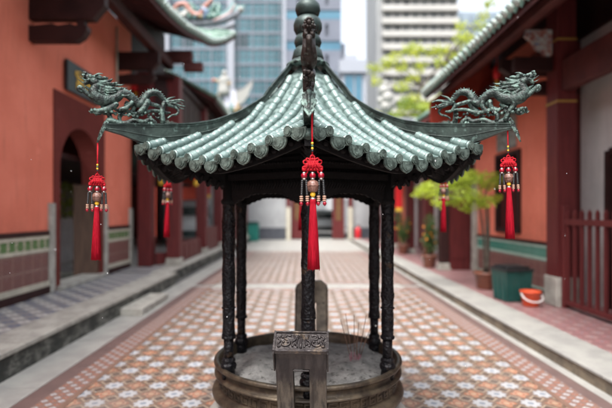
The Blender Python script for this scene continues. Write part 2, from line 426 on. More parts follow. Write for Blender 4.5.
M_JOINT = mottled('sooty_tile_joint', (.018, .028, .025), (.05, .075, .07), 20, .6, .1, .3, 60)
def roof_face(k):
    mb = MB(); nd, ns = 30, 16
    for top, off in ((1, 0), (0, -.035)):
        vs = []
        for i in range(nd+1):
            d = .05+(DM-.05)*i/nd
            for j in range(ns+1):
                s = (j/ns*2-1)*d*T30
                st = .006*((d/.052) % 1) if top else 0            # overlapping pan tiles
                vs.append(face_pt(k, d, s, off+st))
        fs = [(i*(ns+1)+j, i*(ns+1)+j+1, (i+1)*(ns+1)+j+1, (i+1)*(ns+1)+j) for i in range(nd) for j in range(ns)]
        mb.add(vs, fs, 0 if top else 1, False)
    pan = mb
    # barrel rows
    rows = MB(); ends = MB(); drips = MB()
    L = DM*T30
    sp = .1085; S = [(-4.5+i)*sp for i in range(10)]
    for s in S:
        d0 = abs(s)/T30 + .05
        d0 = max(d0, .13)
        if d0 > DM-.03: continue
        path, rr = [], []
        d = DM+.012; seg = 0
        while d > d0:
            q = 0
            path.append(face_pt(k, min(d, DM), s, .012)+ (dirv(R(60*k+30))*max(0, d-DM))); rr.append(.0268)
            for dd, r_ in ((.004, .0280), (.0050, .0190), (.0105, .0190), (.0115, .0240), (.030, .0255), (.045, .0265)):
                if d-dd > d0:
                    path.append(face_pt(k, min(d-dd, DM), s, .012)); rr.append(r_)
            d -= .052
        f0 = len(rows.mi); rows.tube(path, rr, 12)
        for q in range(len(rr)-1):
            if max(rr[q], rr[q+1]) < .02:
                for e in range(12): rows.mi[f0+q*12+e] = 2
        # narrow upper rows get crowded near the apex
        c = face_pt(k, DM, s, .010); n = dirv(R(60*k+30)); c = c+n*.012
        t = Vector((-n.y, n.x, 0)); z = Vector((0, 0, 1))
        # medallion
        disc = [c + t*math.cos(a)*.0215 + z*math.sin(a)*.026 for a in [2*math.pi*i/14 for i in range(14)]]
        rows.poly(disc, n*.010, 1)
        disc2 = [c + n*.010 + t*math.cos(a)*.015 + z*math.sin(a)*.018 for a in [2*math.pi*i/10 for i in range(10)]]
        rows.poly(disc2, n*.004, 1)
    for i in range(11):
        s = (-5+i)*sp
        if abs(s) > L-.02: s = math.copysign(L-.03, s)
        c = face_pt(k, DM, s, 0); n = dirv(R(60*k+30)); t = Vector((-n.y, n.x, 0)); z = Vector((0, 0, 1))
        c = c+n*.004
        w_ = .045
        sh = [(-w_, .006), (-w_, -.016), (-w_*.93, -.028), (-w_*.75, -.042), (-w_*.45, -.052), (-w_*.18, -.056), (0, -.061), (w_*.18, -.056), (w_*.45, -.052), (w_*.75, -.042), (w_*.93, -.028), (w_, -.016), (w_, .006)]
        drips.poly([c+t*a+z*b for a, b in sh], n*.010)
        drips.poly([c+n*.010+t*a*.72+z*(b*.72-.006) for a, b in sh], n*.004)
        drips.poly([c+n*.013+t*a*.30+z*(b*.45-.016) for a, b in sh], n*.004)
    f = pan.build('roof_panel', [M_PAN, M_IRONDARK], pav)
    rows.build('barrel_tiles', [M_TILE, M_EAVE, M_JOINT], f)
    drips.build('drip_tiles', M_EAVE, f)
    return f

rf0 = roof_face(0)
def rot_dup(o, k):
    c = dup(o, pav); c.rotation_euler = (0, 0, R(60*k)); return c
for k in range(1, 6): rot_dup(rf0, k)

# hip ridges (built along -Y then turned)
def ridge_pt(u, x=0, dz=0): return Vector((x, -u, CAMH+lerp_tab(RIDGE, u)+dz))
def RH(u): return lerp_tab([(.1, .045), (.5, .078), (.85, .128), (1.0, .148), (1.08, .142), (1.18, .108), (1.27, .068), (1.36, .038)], u)
def hip_ridge():
    mb = MB()
    us = [.10+.042*i for i in range(31)]
    def prof(u):
        t = min(1, (u-.1)/.9)
        h = RH(u); w_ = .015+.008*t
        return [(-w_, -h), (-w_, -.024), (-w_-.004, -.022), (-w_-.004, -.017), (-w_, -.015), (-w_-.006, -.012), (-w_-.006, -.004), (-.01, .0), (.01, 0), (w_+.006, -.004), (w_+.006, -.012), (w_, -.015), (w_+.004, -.017), (w_+.004, -.022), (w_, -.024), (w_, -h)]
    vs, m = [], 16
    for u in us:
        endtaper = 1
        for x, z in prof(u):
            vs.append(ridge_pt(u, x, z*(endtaper if z < -.03 else 1)))
    fs = [(i*m+j, i*m+(j+1) % m, (i+1)*m+(j+1) % m, (i+1)*m+j) for i in range(len(us)-1) for j in range(m)]
    fs += [list(range(m)), list(range((len(us)-1)*m, len(us)*m))[::-1]]
    mb.add(vs, fs)
    # raised edge lines along the flank
    for sx in (-1, 1):
        mb.tube([ridge_pt(u, sx*.0225, -.024-(RH(u)-.024)*.5) for u in us if u > .5], .004, 6)
    c0 = ridge_pt(1.175, 0, -.165)
    mb.tube([c0+Vector((0, .08, 0)), c0+Vector((0, -.015, 0))], .028, 14); mb.tube([c0+Vector((0, -.015, 0)), c0+Vector((0, -.019, 0))], .019, 12)
    o = mb.build('hip_ridge', M_RIDGEB, pav)
    # curled leaf hanging from the tip
    h = MB()
    pts = [(0, .0), (.018, .006), (.030, -.008), (.024, -.028), (.036, -.042), (.030, -.062), (.020, -.075), (.024, -.090), (.012, -.108), (0, -.128)]
    outl = [(x, z) for x, z in pts]+[(-x, z) for x, z in pts[::-1][1:-1]]
    base = ridge_pt(1.345, 0, .0); dn = Vector((0, -.42, -.9)).normalized(); nn = Vector((0, -.9, .42)).normalized()
    h.poly([base+Vector((x, 0, 0))-dn*z for x, z in outl], nn*.009)
    h.poly([base+nn*.009+Vector((x*.6, 0, 0))-dn*(z*.75-.012) for x, z in outl], nn*.005)
    h.tube([base+Vector((0, .02, .012)), base+Vector((0, -.008, .006)), base-dn*-.03+nn*.012, base-dn*-.08+nn*.012, base-dn*-.118+nn*.004], [.014, .013, .010, .007, .003], 8, sub=3)
    h.build('leaf_finial', M_VERD, o)
    return o
hr0 = hip_ridge()
for k in range(1, 6): rot_dup(hr0, k)

# ---- dragon of the hip ridge, profile (distance from the pavilion axis, height), thickness in x
D_BODY = [(1.012, 2.325, 0.008), (1.033, 2.35, 0.012), (1.058, 2.379, 0.016), (1.09, 2.383, 0.018), (1.121, 2.367, 0.019), (1.141, 2.334, 0.02), (1.16, 2.307, 0.02), (1.183, 2.306, 0.02), (1.206, 2.329, 0.021), (1.235, 2.353, 0.022), (1.273, 2.357, 0.023), (1.293, 2.333, 0.025), (1.326, 2.314, 0.028), (1.364, 2.304, 0.031), (1.402, 2.314, 0.032), (1.421, 2.338, 0.028), (1.415, 2.361, 0.025), (1.402, 2.389, 0.024)]
D_SNOUT = [(1.386, 2.389, 0.02), (1.413, 2.4, 0.028), (1.434, 2.411, 0.025), (1.455, 2.425, 0.019), (1.466, 2.437, 0.011)]
D_NOSE = [(1.45, 2.432, 0.013), (1.463, 2.44, 0.012), (1.47, 2.449, 0.007)]
D_LIP = [(1.442, 2.413, 0.012), (1.457, 2.396, 0.011), (1.47, 2.383, 0.006)]
D_JAW = [(1.415, 2.318, 0.024), (1.436, 2.32, 0.018), (1.463, 2.338, 0.013), (1.481, 2.355, 0.013), (1.495, 2.362, 0.013), (1.501, 2.348, 0.010), (1.486, 2.338, 0.009)]
D_MANE = [[(1.413, 2.405, 0.014), (1.381, 2.404, 0.012), (1.345, 2.415, 0.009), (1.323, 2.431, 0.003)], [(1.397, 2.402, 0.013), (1.354, 2.396, 0.01), (1.321, 2.399, 0.008), (1.294, 2.411, 0.003)], [(1.407, 2.389, 0.013), (1.364, 2.376, 0.012), (1.321, 2.379, 0.009), (1.29, 2.371, 0.006), (1.266, 2.381, 0.003)], [(1.413, 2.376, 0.013), (1.375, 2.361, 0.012), (1.332, 2.361, 0.009), (1.293, 2.352, 0.003)], [(1.434, 2.421, 0.012), (1.407, 2.431, 0.012), (1.383, 2.426, 0.009), (1.362, 2.433, 0.006), (1.345, 2.43, 0.003)], [(1.407, 2.365, 0.012), (1.386, 2.342, 0.011), (1.356, 2.33, 0.007), (1.332, 2.334, 0.003)], [(1.418, 2.422, 0.008), (1.397, 2.437, 0.007), (1.381, 2.434, 0.003)], [(1.397, 2.379, 0.012), (1.362, 2.364, 0.01), (1.326, 2.351, 0.007), (1.304, 2.338, 0.003)], [(1.397, 2.355, 0.012), (1.37, 2.338, 0.01), (1.343, 2.321, 0.006)]]
D_TAIL = [[(1.026, 2.33, 0.011), (0.981, 2.342, 0.008), (0.928, 2.354, 0.006), (0.901, 2.347, 0.002)], [(1.019, 2.327, 0.009), (0.995, 2.357, 0.007), (0.951, 2.379, 0.002)], [(1.019, 2.324, 0.009), (0.974, 2.331, 0.008), (0.931, 2.32, 0.006), (0.894, 2.315, 0.002)], [(1.008, 2.32, 0.009), (0.967, 2.311, 0.007), (0.938, 2.305, 0.006), (0.925, 2.322, 0.002)], [(1.008, 2.325, 0.011), (0.956, 2.306, 0.009), (0.938, 2.281, 0.008), (0.952, 2.262, 0.007), (0.981, 2.252, 0.006), (1.008, 2.231, 0.004)]]
D_LEG = [[(0.986, 2.273, 0.006), (1.019, 2.274, 0.009), (1.046, 2.303, 0.011), (1.09, 2.314, 0.012), (1.137, 2.32, 0.011), (1.16, 2.307, 0.012)], [(1.026, 2.326, 0.013), (1.037, 2.29, 0.013), (1.039, 2.255, 0.014), (1.035, 2.21, 0.016)], [(0.989, 2.271, 0.006), (1.05, 2.277, 0.009), (1.104, 2.272, 0.01), (1.15, 2.252, 0.011), (1.196, 2.247, 0.011), (1.241, 2.257, 0.01), (1.286, 2.248, 0.01)], [(1.124, 2.322, 0.018), (1.145, 2.281, 0.018), (1.173, 2.251, 0.014)], [(1.364, 2.298, 0.02), (1.368, 2.268, 0.016), (1.345, 2.24, 0.014), (1.325, 2.19, 0.014)], [(1.303, 2.284, 0.016), (1.333, 2.262, 0.018), (1.364, 2.246, 0.017), (1.4, 2.235, 0.014), (1.425, 2.244, 0.005)], [(1.333, 2.259, 0.01), (1.32, 2.24, 0.008), (1.333, 2.23, 0.004)], [(1.376, 2.246, 0.012), (1.392, 2.223, 0.01), (1.417, 2.221, 0.004)], [(1.239, 2.304, 0.014), (1.251, 2.259, 0.012), (1.28, 2.219, 0.012), (1.276, 2.187, 0.01)], [(1.216, 2.304, 0.014), (1.241, 2.274, 0.012), (1.279, 2.258, 0.012)], [(1.196, 2.306, 0.015), (1.203, 2.272, 0.012), (1.229, 2.242, 0.01)]]
D_CLOUD = [(1.074, 2.187, 0.012), (1.084, 2.205, 0.013), (1.112, 2.217, 0.013), (1.139, 2.199, 0.015), (1.17, 2.2, 0.015), (1.203, 2.203, 0.014), (1.241, 2.182, 0.016), (1.279, 2.176, 0.018), (1.317, 2.186, 0.018), (1.342, 2.19, 0.016)]
def strk(mb, l, x=0, n=8, sub=4, f=1, dx=0):
    m = len(l)
    mb.tube([(x+dx*i/(m-1), -u, z) for i, (u, z, r) in enumerate(l)], [r*f for u, z, r in l], n, sub=sub)
    for (u, z, r), xx in ((l[0], x), (l[-1], x+dx)):
        if r*f > .006: mb.ball((xx, -u, z), r*f*.99, 10)
def dragon():
    rnd = random.Random(3)
    body = MB(); strk(body, D_BODY, 0, 14, 6, 1.12)
    # fins along the back and scale rings
    prev = None
    P = []
    for i in range(len(D_BODY)-1):
        a, b = D_BODY[i], D_BODY[i+1]
        for q in range(3):
            t = q/3; P.append((a[0]+(b[0]-a[0])*t, a[1]+(b[1]-a[1])*t, a[2]+(b[2]-a[2])*t))
    for i in range(1, len(P)-8):
        du, dz = P[i+1][0]-P[i-1][0], P[i+1][1]-P[i-1][1]
        l = math.hypot(du, dz) or 1; nu, nz = -dz/l, du/l; r = P[i][2]; h = .009+.006*rnd.random()
        c = Vector((0, -(P[i][0]+nu*r*.8), P[i][1]+nz*r*.8)); tip = Vector((0, -(P[i][0]+nu*(r+h)-du/l*.006), P[i][1]+nz*(r+h)-dz/l*.006))
        body.tube([c, tip], [.0065, .001], 6)
    root = body.build('ridge_dragon', M_VERD, pav)
    hd = MB()
    strk(hd, D_SNOUT, 0, 12, 4); strk(hd, D_NOSE, 0, 8, 3); strk(hd, D_JAW, 0, 10, 4)
    for sx in (-1, 1):
        strk(hd, D_LIP, sx*.012, 8, 3)
        hd.ball((sx*.018, -1.442, 2.427), .0125, 12); hd.ball((sx*.024, -1.446, 2.428), .006, 8)   # brow and eye
        hd.ball((sx*.011, -1.466, 2.445), .008, 8)
        hd.tube([(sx*.015, -1.425, 2.425), (sx*.024, -1.40, 2.445), (sx*.026, -1.375, 2.45)], [.009, .006, .001], 6, sub=3)
        for q in range(5):
            u = 1.435+.008*q
            hd.tube([(sx*.012, -u, 2.398+.002*q), (sx*.012, -u-.003, 2.383+.002*q)], [.004, .001], 5)
            hd.tube([(sx*.009, -u-.02, 2.335+.004*q), (sx*.009, -u-.022, 2.352+.004*q)], [.0035, .001], 5)
        hd.tube([(sx*.02, -1.45, 2.405), (sx*.034, -1.475, 2.40), (sx*.036, -1.50, 2.415)], [.004, .003, .001], 6, sub=3)
    hd.tube([(0, -1.43, 2.345), (0, -1.455, 2.365), (0, -1.47, 2.372)], [.009, .007, .002], 8, sub=3)
    # medallion brow crest facing outwards
    for i in range(10):
        a = 2*math.pi*i/10; hd.ball((.017*math.cos(a), -1.473, 2.432+.017*math.sin(a)), .0065, 8)
    hd.ball((0, -1.476, 2.432), .010, 10)
    hd.build('head', M_VERD, root)
    mn = MB()
    for i, l in enumerate(D_MANE):
        for sx in (-1, 1):
            strk(mn, l, sx*(.006+.002*(i % 3)), 7, 4, 1.12, sx*(.008+.004*(i % 2)))
    for i in range(44):
        u = 1.27+.13*rnd.random(); z = 2.335+.07*rnd.random(); L = .03+.03*rnd.random()
        x = rnd.uniform(-.02, .02)
        mn.tube([(x, -u, z), (x*1.2, -(u-L*.6), z+.002), (x*1.3, -(u-L), z+.012)], [.007, .005, .001], 6, sub=2)
    mn.build('mane', M_VERD, root)
    tl = MB()
    for i, l in enumerate(D_TAIL):
        strk(tl, l, 0, 8, 4, 1.05, (-1)**i*.02)
        if i in (0, 2): strk(tl, [(u, z-.008, r*.8) for u, z, r in l], 0, 6, 4, 1, -(-1)**i*.02)
    tl.build('tail', M_VERD, root)
    lg = MB()
    for i, l in enumerate(D_LEG): strk(lg, l, (.012 if i % 2 else -.012), 8, 4, 1.05, 0)
    for cu in (1.30, 1.34, 1.38, 1.42, 1.24, 1.10, 1.05, 1.15, 1.19, 1.27, 1.32, 1.36, 1.40):
        cz = 2.232+.02*rnd.random()
        for j in range(4):
            a = rnd.random()*6.3; lg.ball((rnd.uniform(-.02, .02), -(cu+.014*math.cos(a)), cz+.014*math.sin(a)), .009, 8)
        lg.tube([(0, -cu, cz-.005), (0.008, -cu-.018, cz-.012), (.01, -cu-.028, cz-.002)], [.007, .005, .001], 6, sub=2)
    lg.build('clawed_legs', M_VERD, root)
    cl = MB(); strk(cl, D_CLOUD, 0, 10, 4, 1.05)
    for i in range(16):
        u = 1.08+.27*i/15; cl.tube([(0, -u, 2.165), (0, -u-.004, lerp_tab([(a, b) for a, b, c in D_CLOUD], u)-.006)], [.013, .010], 6)
    cl.build('cloud_scroll', M_VERD, root)
    return root
dr0 = dragon()
for k in range(1, 6): rot_dup(dr0, k)
# the dragon of the front ridge has lost its green patina
def own_mat(o, mat):
    o.data = o.data.copy(); o.data.materials[0] = mat
    for c in o.children: own_mat(c, mat)
own_mat(dr0, M_RUST); dr0['label'] = 'dark rusty brown dragon on the front ridge'

# finial: four stacked globes on a flared collar
fin = MB()
fin.lathe([(.155, 2.70), (.158, 2.715), (.15, 2.722), (.135, 2.725), (.126, 2.735), (.118, 2.748)], n=6*6)
fin.build('finial_collar', M_VERD, pav)
FM = mottled('dark_green_bronze', (.022, .036, .034), (.045, .066, .062), 8, .42, .35, .2, 50)
fb = MB()
fb.lathe([(.118, 2.745), (.122, 2.765), (.108, 2.82), (.085, 2.845), (.07, 2.848)], n=32)
fb.lathe([(.07, 2.846), (.095, 2.853), (.105, 2.88), (.100, 2.905), (.085, 2.93), (.07, 2.938)], n=32)
fb.lathe([(.07, 2.936), (.092, 2.945), (.108, 2.975), (.110, 3.01), (.097, 3.045), (.07, 3.066), (.05, 3.07)], n=32)
fb.lathe([(.05, 3.068), (.085, 3.082), (.097, 3.115), (.092, 3.15), (.070, 3.175), (.035, 3.19), (.018, 3.20), (.014, 3.225), (.0001, 3.24)], n=32)
for q, v in enumerate(fb.v): fb.v[q] = (v[0]*.95, v[1]*.95, v[2])
fb.build('globe_finial', FM, pav)

# posts
def post_mb():
    rnd = random.Random(5)
    mb = MB(); n = 28; prof = []
    zs = [.83+.0089*i for i in range(102)]
    ph = rnd.random()
    def rr(r, z, a):
        w1 = max(0, math.cos(a*2+z*19+math.sin(z*23)*1.2))**2
        w2 = math.sin(a*7+z*60)*math.sin(z*95+a*3)
        return r + .0048*w1 + .0022*w2
    mb.lathe([(.0395, z) for z in zs], n=n, fn=rr)
    for z0, h in ((.822, .020), (1.02, .010)):
        mb.lathe([(.030, z0), (.0455, z0+.002), (.047, z0+h*.5), (.0455, z0+h), (.030, z0+h+.003)], n=20)
    mb.lathe([(.033, .69), (.032, .76), (.033, .825)], n=20)
    return mb
PR = .604
post0 = post_mb().build('post', M_IRON, pav); post0.location = (0, -PR, 0)
bb = MB(); bb.lathe([(.042, .545), (.044, .60), (.040, .618), (.050, .628), (.053, .645), (.048, .66), (.040, .668), (.046, .678), (.043, .692), (.030, .702)], n=24)
bb.build('post_base', M_IRON, post0)
cb = MB(); cb.lathe([(.034, 1.70), (.048, 1.712), (.050, 1.73), (.038, 1.745), (.038, 2.05)], n=20)
cb.build('post_capital', M_IRONDARK, post0)
for k in range(1, 6):
    p = dirv(R(60*k))*PR; dup(post0, pav, loc=(p.x, p.y, 0), rz=R(60*k))

# carved frieze between posts, with scalloped brackets
def frieze():
    mb = MB(); a0, a1 = dirv(0)*PR, dirv(R(60))*PR
    t = (a1-a0).normalized(); n = Vector((t.y, -t.x, 0)); L = (a1-a0).length
    o = a0+n*.012
    def P(s, z): return o+t*s+Vector((0, 0, z))
    low = []
    N = 60
    for i in range(N+1):
        s = .03+(L-.06)*i/N; q = min(s, L-s)
        z = 1.775 if q > .20 else 1.69+.085*min(1, (q/.20))**.8
        z += -.010*abs(math.sin(q*math.pi/.045)) if q < .24 else -.007*abs(math.sin(s*math.pi/.05))
        low.append(P(s, z))
    mb.poly(low+[P(L-.03, 1.86), P(.03, 1.86)], -n*.022)
    for z0, z1, pr in ((1.86, 1.90, .016), (1.925, 1.99, .010), (2.01, 2.20, .004)):
        mb.obox(P(L/2, (z0+z1)/2)-n*.01, (t, n, (0,0,1)), (L/2-.02, .014+pr, (z1-z0)/2))
    mb.obox(P(L/2, 2.0)-n*.012, (t, n, (0,0,1)), (L/2-.02, .008, .19))
    # lattice relief
    rnd = random.Random(2)
    for i in range(26):
        s = .05+(L-.10)*i/25
        mb.tube([P(s, 1.855)+n*.003, P(s+.012, 1.83)+n*.006, P(s-.006, 1.80)+n*.004], [.006, .007, .004], 6)
        mb.ball(P(s, 1.957)+n*.016, .010, 8); mb.ball(P(s, 1.912)+n*.006, .007, 6)
    return mb.build('carved_frieze', M_IRONDARK, pav)
fz0 = frieze()
for k in range(1, 6): rot_dup(fz0, k)

# brackets from each post out to the eave corner
def corner_bracket():
    mb = MB(); low = []
    for i in range(19):
        u = .62+.56*i/18; z = 1.80+.18*(i/18)**.9 + .018*(1 if i % 3 == 1 else 0) - .012*(1 if i % 3 == 0 else 0)
        low.append((u, z))
    top = [(1.18, 2.02), (1.0, 2.0), (.8, 2.02), (.62, 2.10)]
    mb.poly([(-.02, -u, z) for u, z in low+top], (.04, 0, 0))
    for i in range(9):
        u = .68+.055*i; z = 1.80+.18*((u-.62)/.56)**.9
        mb.tube([(-.035, -u, z+.03), (0, -u-.01, z-.012), (.035, -u, z+.03)], [.010, .014, .010], 6)
    return mb.build('corner_bracket', M_IRONDARK, pav)
cb0 = corner_bracket()
for k in range(1, 6): rot_dup(cb0, k)
# eave board under the tiles (curved with the eave) and ceiling of the roof
def eave_board():
    mb = MB(); pts = []
    N = 24; L = DM*T30
    for j in range(N):
        s0, s1 = (-1+2*j/N)*L*.97, (-1+2*(j+1)/N)*L*.97
        a = [face_pt(0, DM-.05, s0*.95, -.036), face_pt(0, DM-.05, s1*.95, -.036)]
        b = [p-Vector((0, 0, .045)) for p in a]
        n = dirv(R(30))*.02
        mb.add([a[0], a[1], b[1], b[0], a[0]-n, a[1]-n, b[1]-n, b[0]-n], [(0,1,2,3), (7,6,5,4), (3,2,6,7), (0,4,5,1)])
    # short jagged rafter ends
    for j in range(22):
        s = (-1+2*(j+.5)/22)*L*.93
        p0 = face_pt(0, DM-.03, s, -.05); p1 = face_pt(0, DM-.36, s*.68, -.05)
        mb.tube([p0, p1], [.014, .014], 6)
    return mb.build('eave_rafters', M_IRONDARK, pav)
er0 = eave_board()
for k in range(1, 6): rot_dup(er0, k)

# ------------------------------------------------------------------ burner basin (stands under the posts: one casting with them)
BR = R(-2.6)
bs = MB()
bs.lathe([(.0001, .30), (.40, .30), (.52, .33), (.60, .40), (.612, .50), (.616, .575), (.622, .612), (.630, .620), (.634, .630), (.642, .635), (.658, .634), (.666, .627), (.668, .617), (.664, .609), (.650, .604),
          (.638, .598), (.634, .575), (.638, .560), (.655, .555), (.664, .548), (.664, .540), (.652, .533), (.632, .528), (.628, .455), (.640, .446), (.662, .440), (.676, .428), (.680, .412), (.674, .396), (.655, .388), (.625, .380), (.604, .355), (.585, .30), (.54, .22), (.50, .17)], n=96)
basin = bs.build('burner_basin', M_BRONZE, pav); basin.rotation_euler = (0, 0, BR)
fr = MB()
def arcbox(mb, r0, r1, a0, a1, z0, z1, n=3):
    vs = []
    for i in range(n+1):
        a = a0+(a1-a0)*i/n
        for r_, z in ((r0, z0), (r1, z0), (r1, z1), (r0, z1)): vs.append((r_*math.cos(a), r_*math.sin(a), z))
    fs = [(i*4+j, i*4+(j+1) % 4, i*4+4+(j+1) % 4, i*4+4+j) for i in range(n) for j in range(4)]+[(0, 1, 2, 3), (n*4+3, n*4+2, n*4+1, n*4)]
    mb.add(vs, fs)
NM = 56
for i in range(NM):
    a = 2*math.pi*i/NM; w_ = 2*math.pi/NM; t_ = .008
    r0, r1 = .624, .634
    arcbox(fr, r0, r1, a+w_*.08, a+w_*.92, .515, .515+t_)
    arcbox(fr, r0, r1, a+w_*.08, a+w_*.20, .466, .515)
    arcbox(fr, r0, r1, a+w_*.20, a+w_*.78, .466, .466+t_)
    arcbox(fr, r0, r1, a+w_*.66, a+w_*.78, .474, .500)
    arcbox(fr, r0, r1, a+w_*.38, a+w_*.66, .493, .500)
fr.build('fret_band', M_BRONZE, basin)
# ears: tall square handles, curving outward
def ear():
    # profile in (outward y, z); swept across x as a frame with an opening
    mb = MB()
    def slab(x0, x1, prof_in, prof_out, mi=0):
        pts = prof_in+prof_out[::-1]
        mb.poly([(x0, -y, z) for y, z in pts], (x1-x0, 0, 0), mi)
    inn = [(.600, .40), (.640, .50), (.700, .62), (.752, .72), (.787, .805), (.803, .90)]
    out = [(.665, .38), (.725, .49), (.790, .61), (.836, .72), (.862, .805), (.868, .90)]
    slab(-.138, -.044, inn, out); slab(.044, .138, inn, out)
    slab(-.0425, .0425, inn[:2], out[:2])
    mb.tube([(-.043, -.864, .798), (.043, -.864, .798)], .0055, 6)
    slab(-.1395, .1395, [(.790, .805), (.802, .90), (.815, .975)], [(.8645, .805), (.872, .835), (.876, .865), (.888, .893), (.912, .912)])
    for x0, x1 in ((-.1475, -.140), (.140, .1475)):
        slab(x0, x1, [(.798, .800), (.800, .90), (.806, .992), (.822, 1.004)], [(.868, .795), (.886, .835), (.912, .875), (.930, .905), (.925, .922)])
    for s_ in (-1, 1):
        for q in (-.030, .030):
            mb.tube([(s_*.091+q, -y-.001, z) for y, z in out[:4]], .0035, 6)
    o = mb.build('ear_handle', M_EAR, pav); bv = o.modifiers.new('bevel', 'BEVEL'); bv.width = .004; bv.segments = 2; bv.limit_method = 'ANGLE'
    rp = MB()
    # sloping relief panel on top
    A = Vector((0, -.917, .915)); B = Vector((0, -.815, .985)); up = (B-A).normalized(); H = (B-A).length
    nrm = Vector((0, -up.z, up.y)).normalized()
    if nrm.z < 0: nrm = -nrm
    rp.obox((A+B)/2-nrm*.004, ((1,0,0), up, nrm), (.148, H/2, .011))
    for sx in (-1, 1): rp.obox((A+B)/2+Vector((sx*.143, 0, 0))+nrm*.002, ((1,0,0), up, nrm), (.006, H/2+.004, .016))
    rp.obox(B+nrm*.004, ((1,0,0), up, nrm), (.148, .005, .013)); rp.obox(A+nrm*.002, ((1,0,0), up, nrm), (.148, .006, .012))
    c = (A+B)/2+nrm*.011
    def st(pts, r=.0055):
        rp.tube([c+Vector((x, 0, 0))+up*y for x, y in pts], r, 6, sub=3)
    st([(0, -.045), (0, .045)], .007)
    for sx in (-1, 1):
        st([(sx*.018, -.04), (sx*.022, 0), (sx*.014, .04)])
        st([(sx*.04, .042), (sx*.032, .01), (sx*.05, -.004), (sx*.044, -.036)])
        st([(sx*.055, .036), (sx*.08, .04), (sx*.088, .015), (sx*.066, .008), (sx*.062, -.02), (sx*.085, -.032), (sx*.105, -.02)])
        st([(sx*.105, .038), (sx*.125, .022), (sx*.112, .004), (sx*.125, -.02), (sx*.11, -.036)])
        for x, y in ((.095, -.005), (.03, -.02), (.07, -.004), (.12, -.034), (.1, .028)): rp.ball(c+Vector((sx*x, 0, 0))+up*y, .008, 8)
    rp.build('relief_panel', M_EARBRONZE, o)
    o.rotation_euler = (0, 0, BR)
    return o
ear0 = ear()
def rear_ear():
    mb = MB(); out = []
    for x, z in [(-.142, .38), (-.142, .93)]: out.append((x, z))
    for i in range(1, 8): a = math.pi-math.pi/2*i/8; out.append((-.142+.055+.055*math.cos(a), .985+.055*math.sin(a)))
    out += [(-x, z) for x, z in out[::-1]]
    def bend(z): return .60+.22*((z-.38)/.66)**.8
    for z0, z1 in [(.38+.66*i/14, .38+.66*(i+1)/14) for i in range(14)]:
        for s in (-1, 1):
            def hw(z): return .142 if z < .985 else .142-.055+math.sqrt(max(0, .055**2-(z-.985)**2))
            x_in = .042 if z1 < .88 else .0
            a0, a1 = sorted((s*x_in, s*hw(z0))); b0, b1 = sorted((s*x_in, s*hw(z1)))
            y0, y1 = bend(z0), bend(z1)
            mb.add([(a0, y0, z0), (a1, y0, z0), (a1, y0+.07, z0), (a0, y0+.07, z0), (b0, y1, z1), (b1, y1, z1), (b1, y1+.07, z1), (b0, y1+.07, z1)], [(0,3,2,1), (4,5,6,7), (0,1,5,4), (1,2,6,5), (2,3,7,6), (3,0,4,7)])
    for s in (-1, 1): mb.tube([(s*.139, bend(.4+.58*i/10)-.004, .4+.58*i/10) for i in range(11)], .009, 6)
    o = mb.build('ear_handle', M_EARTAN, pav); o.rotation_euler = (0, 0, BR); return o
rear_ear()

# ash in the burner
am = NT('grey_incense_ash')
f1 = am.noise(9, 6, .65)
c_ = am.mix(am.ss(f1, .35, .65), (.13, .13, .127), (.235, .232, .225))
c_ = am.mix(am.M('MULTIPLY', am.ss(am.noise(45, 4, .6), .55, .7), .6), c_, (.13, .13, .13))
c_ = am.mix(am.ss(am.noise(24, 3, .7), .56, .64), c_, (.065, .063, .06))
am.bump(am.noise(30, 6, .7), .8, .02); M_ASH = am.out(c_, .95)
ash = MB(); vs = []; NR, NA = 26, 72
rnd = random.Random(11); hills = [(rnd.uniform(-.45, .45), rnd.uniform(-.4, .4), rnd.uniform(.012, .04), rnd.uniform(.03, .10)) for _ in range(44)]
for i in range(NR+1):
    for j in range(NA):
        r_ = .612*i/NR; a = 2*math.pi*j/NA; x, y = r_*math.cos(a), r_*math.sin(a)
        z = .560+sum(h*math.exp(-((x-hx)**2+(y-hy)**2)/(2*s_*s_)) for hx, hy, h, s_ in hills)*.8 + rnd.uniform(-.003, .003) - .01*(i/NR)
        vs.append((x, y, z))
fs = [(i*NA+j, i*NA+(j+1) % NA, (i+1)*NA+(j+1) % NA, (i+1)*NA+j) for i in range(NR) for j in range(NA)]
ash.add(vs, fs, 0, True)
tag(ash.build('incense_ash', M_ASH, None, (PC[0], PC[1], 0)), 'lumpy grey incense ash filling the round bronze burner', 'ash', kind='stuff')

# stone pedestal under the burner
sp_ = MB(); sp_.lathe([(.0001, 0), (.86, 0), (.86, .05), (.83, .075), (.80, .09), (.765, .14), (.72, .22), (.66, .28), (.62, .298), (.0001, .298)], n=64)
tag(sp_.build('stone_pedestal', M_STONEB, None, (PC[0], PC[1], .004)), 'pale round stone pedestal under the bronze burner', 'pedestal')

